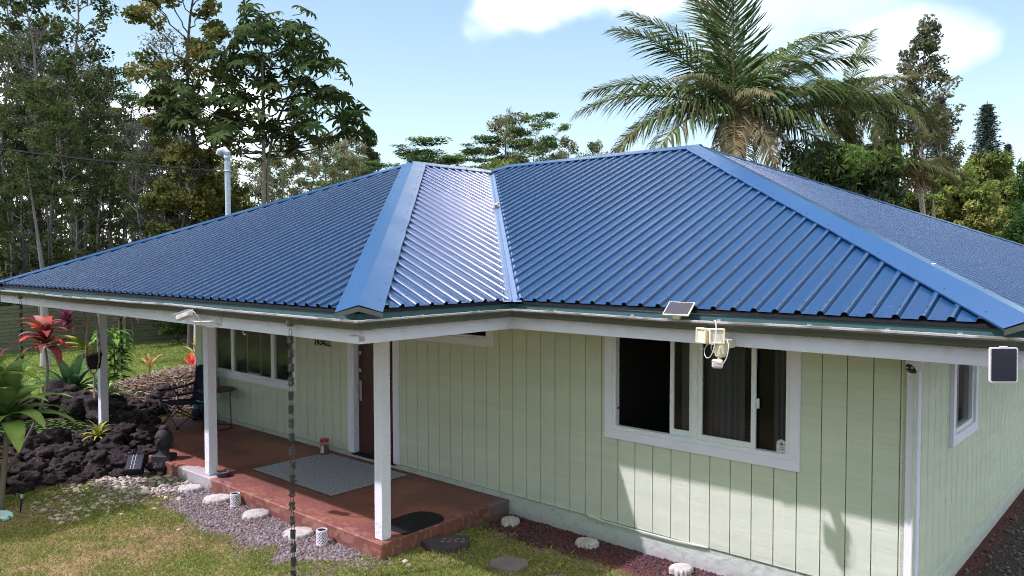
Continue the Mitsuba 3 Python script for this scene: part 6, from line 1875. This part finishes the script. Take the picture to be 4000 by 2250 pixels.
def palm(lb, base, top, fronds, r0=0.16, tc=(0.20, 0.165, 0.13), nuts=True, scale=1.0):
    k_ = thing('coconut_palm', lb, 'palm')
    base, top = np.array(base, float), np.array(top, float)
    t = np.linspace(0, 1, 60)
    p = base + (top - base) * t[:, None] + np.column_stack([0.25 * np.sin(PI * t), 0.1 * np.sin(PI * t), t * 0])
    rr_ = r0 * (1.15 - 0.35 * t) * (1 + 0.05 * (np.arange(60) % 2))
    part(k_, 'trunk', pl(tube(p, rr_, 12, False), 'm_vc', True, tc))
    cm_ = MB()
    q = np.random.default_rng(int(abs(base[0] * 100)))
    for k in range(60):
        a = q.random() * 2 * PI
        b0 = top + np.array([math.cos(a) * 0.13, math.sin(a) * 0.13, -0.5 + 0.6 * q.random()])
        b1 = b0 + np.array([math.cos(a) * 0.25, math.sin(a) * 0.25, 0.15 - 0.5 * q.random()])
        cm_.add(*tube([b0, b1, b1 + np.array([0, 0, -0.3 * q.random()])], [0.035, 0.025, 0.005], 4, False), c=np.array([0.22, 0.15, 0.09]) * (0.6 + 0.7 * q.random()))
    part(k_, 'crown_fibre', cm_.ply('m_vc', False, True))
    for (px, el, s, kind) in fronds:
        # px: heading in degrees, 0 = to the right across the view, 90 = away from it; el: pitch at the base in degrees
        a, e = math.radians(px), math.radians(el)
        hd_ = RT * math.cos(a) + DP * math.sin(a)
        X_ = hd_ * math.cos(e) + np.array([0, 0, math.sin(e)])
        Y_ = np.cross([0, 0, 1.0], hd_)
        Z_ = np.cross(X_, Y_)
        part(k_, 'frond', FG[kind], to_world=M4(top + X_ * 0.08, np.stack([X_, Y_, Z_], 1), s * scale))


palm('big coconut palm with an upright spray of fronds behind the roof peak', (-7.45, 12.2, -0.3), (-7.45, 12.15, 6.35),
     [(200, 86, 1.05, 0), (250, 84, 0.95, 0), (120, 78, 0.98, 0), (175, 62, 0.95, 1), (190, 50, 0.95, 1), (160, 30, 1.0, 1), (185, 18, 1.02, 1), (200, 8, 0.98, 3), (215, -2, 0.95, 3), (150, 12, 1.0, 3), (15, 55, 0.98, 1), (5, 40, 1.0, 1), (-12, 48, 0.92, 1), (30, 30, 1.0, 1), (-20, 18, 0.98, 1), (8, 15, 1.0, 3), (330, 0, 0.9, 3), (290, -20, 0.72, 4), (270, -35, 0.7, 4), (255, -15, 0.72, 4), (310, -30, 0.7, 4), (235, -40, 0.65, 4), (225, 30, 0.75, 5), (275, 20, 0.62, 5), (-5, -8, 0.95, 5), (345, -22, 0.85, 4), (95, 40, 1.0, 1), (60, 50, 1.0, 1), (75, 15, 1.0, 3)])
palm('dark coconut palm crowded behind the right side of the big palm', (-6.0, 16.2, -0.3), (-6.0, 16.1, 6.9),
     [(150, 55, 0.95, 1), (170, 25, 1.0, 3), (185, 5, 1.0, 3), (20, 80, 0.75, 0), (35, 40, 0.95, 1), (10, 22, 0.95, 3), (-10, 8, 0.98, 3), (5, -5, 0.9, 3), (-30, 15, 0.9, 3), (300, 5, 0.9, 3), (270, -5, 0.85, 3), (240, 0, 0.85, 3), (210, 10, 0.9, 3), (330, -25, 0.8, 3), (90, 40, 1.0, 1), (60, 20, 1.0, 3), (120, 15, 1.0, 3), (255, 25, 0.7, 1), (-20, 35, 0.85, 5)], scale=0.78)
palm('young coconut palm with pale arching fronds behind the dark green tree', (-5.2, 15.2, -0.3), (-5.2, 15.2, 5.0),
     [(5, 42, 0.95, 5), (355, 12, 0.95, 5), (350, 0, 0.9, 5), (15, 20, 0.95, 5), (330, 10, 0.9, 5), (40, 40, 0.9, 1), (90, 50, 0.9, 1), (140, 40, 0.9, 1), (180, 30, 0.8, 3)], r0=0.10, scale=0.70)
palm('slim white trunked palm with drooping straw coloured fronds at the right', (-5.0, 19.4, -0.3), (-5.0, 19.4, 5.35),
     [(190, 20, 0.68, 5), (200, 5, 0.7, 5), (170, 35, 0.6, 5), (10, 15, 0.6, 5), (-10, 5, 0.62, 5), (30, 30, 0.6, 5), (270, 10, 0.55, 5), (240, 15, 0.55, 4), (90, 30, 0.6, 5)], r0=0.085, scale=0.72, tc=(0.42, 0.36, 0.31))
for x, y, dx, lb in ((-4.7, 19.2, 0.25, 'bare pale leaning trunk just right of the slim white palm trunk'),):
    single('dead_tree', pl(tube([(x, y, -0.3), (x + 0.05, y, 1.6), (x + dx, y, 3.6), (x + dx - 0.05, y, 4.4)], [0.09, 0.08, 0.06, 0.02], 8), 'm_bark', True, (0.34, 0.29, 0.25)), None, lb, 'tree')
k_ = thing('lawn_tree_trunk', 'thick pale mottled tree trunk standing on the lawn before the fence', 'tree')


def bark_mottle(v, c):
    n = meshkit.fbm(v * [9, 9, 4], 4, 3)
    return np.array(c) * (0.55 + 0.9 * n)[:, None]


v, f = tube([(-21.8, 0.75, -0.4), (-21.75, 0.75, 0.6), (-21.7, 0.7, 2.4), (-21.8, 0.6, 3.6), (-22.1, 0.5, 5.4)], [0.145, 0.11, 0.055, 0.035, 0.015], 14)
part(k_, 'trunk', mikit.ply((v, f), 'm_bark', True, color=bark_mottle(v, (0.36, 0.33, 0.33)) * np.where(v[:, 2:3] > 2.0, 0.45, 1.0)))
W, C, h0 = TREES['dark3']
part(k_, 'crown', C, to_world=M4((-22.0, 0.5, 0.2), Rz(1.0), (0.6, 0.6, 0.6)))
k_ = thing('lawn_tree_trunk', 'slim pale mottled trunk on the lawn just left of the second porch post', 'tree')
v, f = tube([(-18.95, 3.55, -0.4), (-19.0, 3.6, 0.8), (-19.05, 3.65, 1.9), (-19.1, 3.7, 3.0)], [0.075, 0.055, 0.04, 0.02], 12)
part(k_, 'trunk', mikit.ply((v, f), 'm_bark', True, color=bark_mottle(v, (0.50, 0.44, 0.42))))
part(k_, 'crown', TREES['fine0'][1], to_world=M4((-19.1, 3.7, 1.2), None, (0.25, 0.25, 0.18)))


# forest behind everything: too far and dense to count
def mass(name, lb, n, region, leaf, pal, seed):
    r = np.random.default_rng(seed)
    C = region(r, n)
    rad = 0.5 + 0.7 * r.random(len(C))
    P, idx = clump_points(C, rad, 26, r, 0.7)
    tone = np.array(pal)[r.integers(0, len(pal), len(C))] * (0.7 + 0.6 * r.random((len(C), 1)))
    v, f, c = quads(P, leaf, r, np.clip(tone[idx] * (0.7 + 0.6 * r.random((len(P), 1))), 0, 1))
    wood = MB()
    for q in C[:: max(1, len(C) // 160)]:
        wood.add(*tube([(q[0], q[1], -0.4), (q[0] + 0.1, q[1], q[2] * 0.6), (q[0], q[1], q[2] + 1.5)], [0.09, 0.06, 0.02], 5, False))
    wv, wf, _ = wood.arr()
    v = np.vstack([v, wv])
    f = np.vstack([f, wf + len(v) - len(wv)])
    c = np.vstack([c, np.full((len(wv), 3), 0.13)])
    struct(name, mikit.ply((v, f), 'm_leaf', False, color=c), kind='stuff', label=lb, cat='forest')


def reg_under(r, n):
    y = -4 + 20 * r.random(n)
    x = -26.6 - 16 * r.random(n) ** 1.3
    return np.column_stack([x, y, -0.2 + 3.4 * r.random(n) ** 1.4])


mass('forest_undergrowth', 'dark undergrowth below the forest trees beyond the fence', 1150, reg_under, 0.20, DK + [(0.04, 0.075, 0.02), (0.06, 0.10, 0.025)], 501)


def reg_far(r, n):
    x = -50 - 22 * r.random(n)
    y = 2 + 40 * r.random(n)
    return np.column_stack([x, y, 6.0 * r.random(n) ** 1.2])


mass('far_forest', 'far forest mass behind the tall trees at the left', 1100, reg_far, 0.32, DK + [(0.05, 0.085, 0.025)], 502)


def reg_right(r, n):
    x = -16 + 17 * r.random(n)
    y = 26 + 22 * r.random(n)
    return np.column_stack([x, y, 3.8 * r.random(n)])


mass('far_bushes', 'low green bushes behind the house at the right', 700, reg_right, 0.22, [(0.11, 0.115, 0.035), (0.07, 0.095, 0.03)], 503)
def reg_front(r, n):
    x = -34 + 50 * r.random(n)
    y = -20 - 9 * r.random(n)
    return np.column_stack([x, y, 5.5 * r.random(n)])


mass('front_hedge', 'tall green growth across the front yard, seen only mirrored in the windows', 900, reg_front, 0.30, DK + [(0.07, 0.10, 0.03)], 504)
# a garden tree just outside the frame: its shadow falls on the grass in the picture
tree('bushy1', 'yard_tree', 'small leafy tree just outside the left edge, its shadow on the grass', -9.7, -5.75, 4.3, wide=1.0)
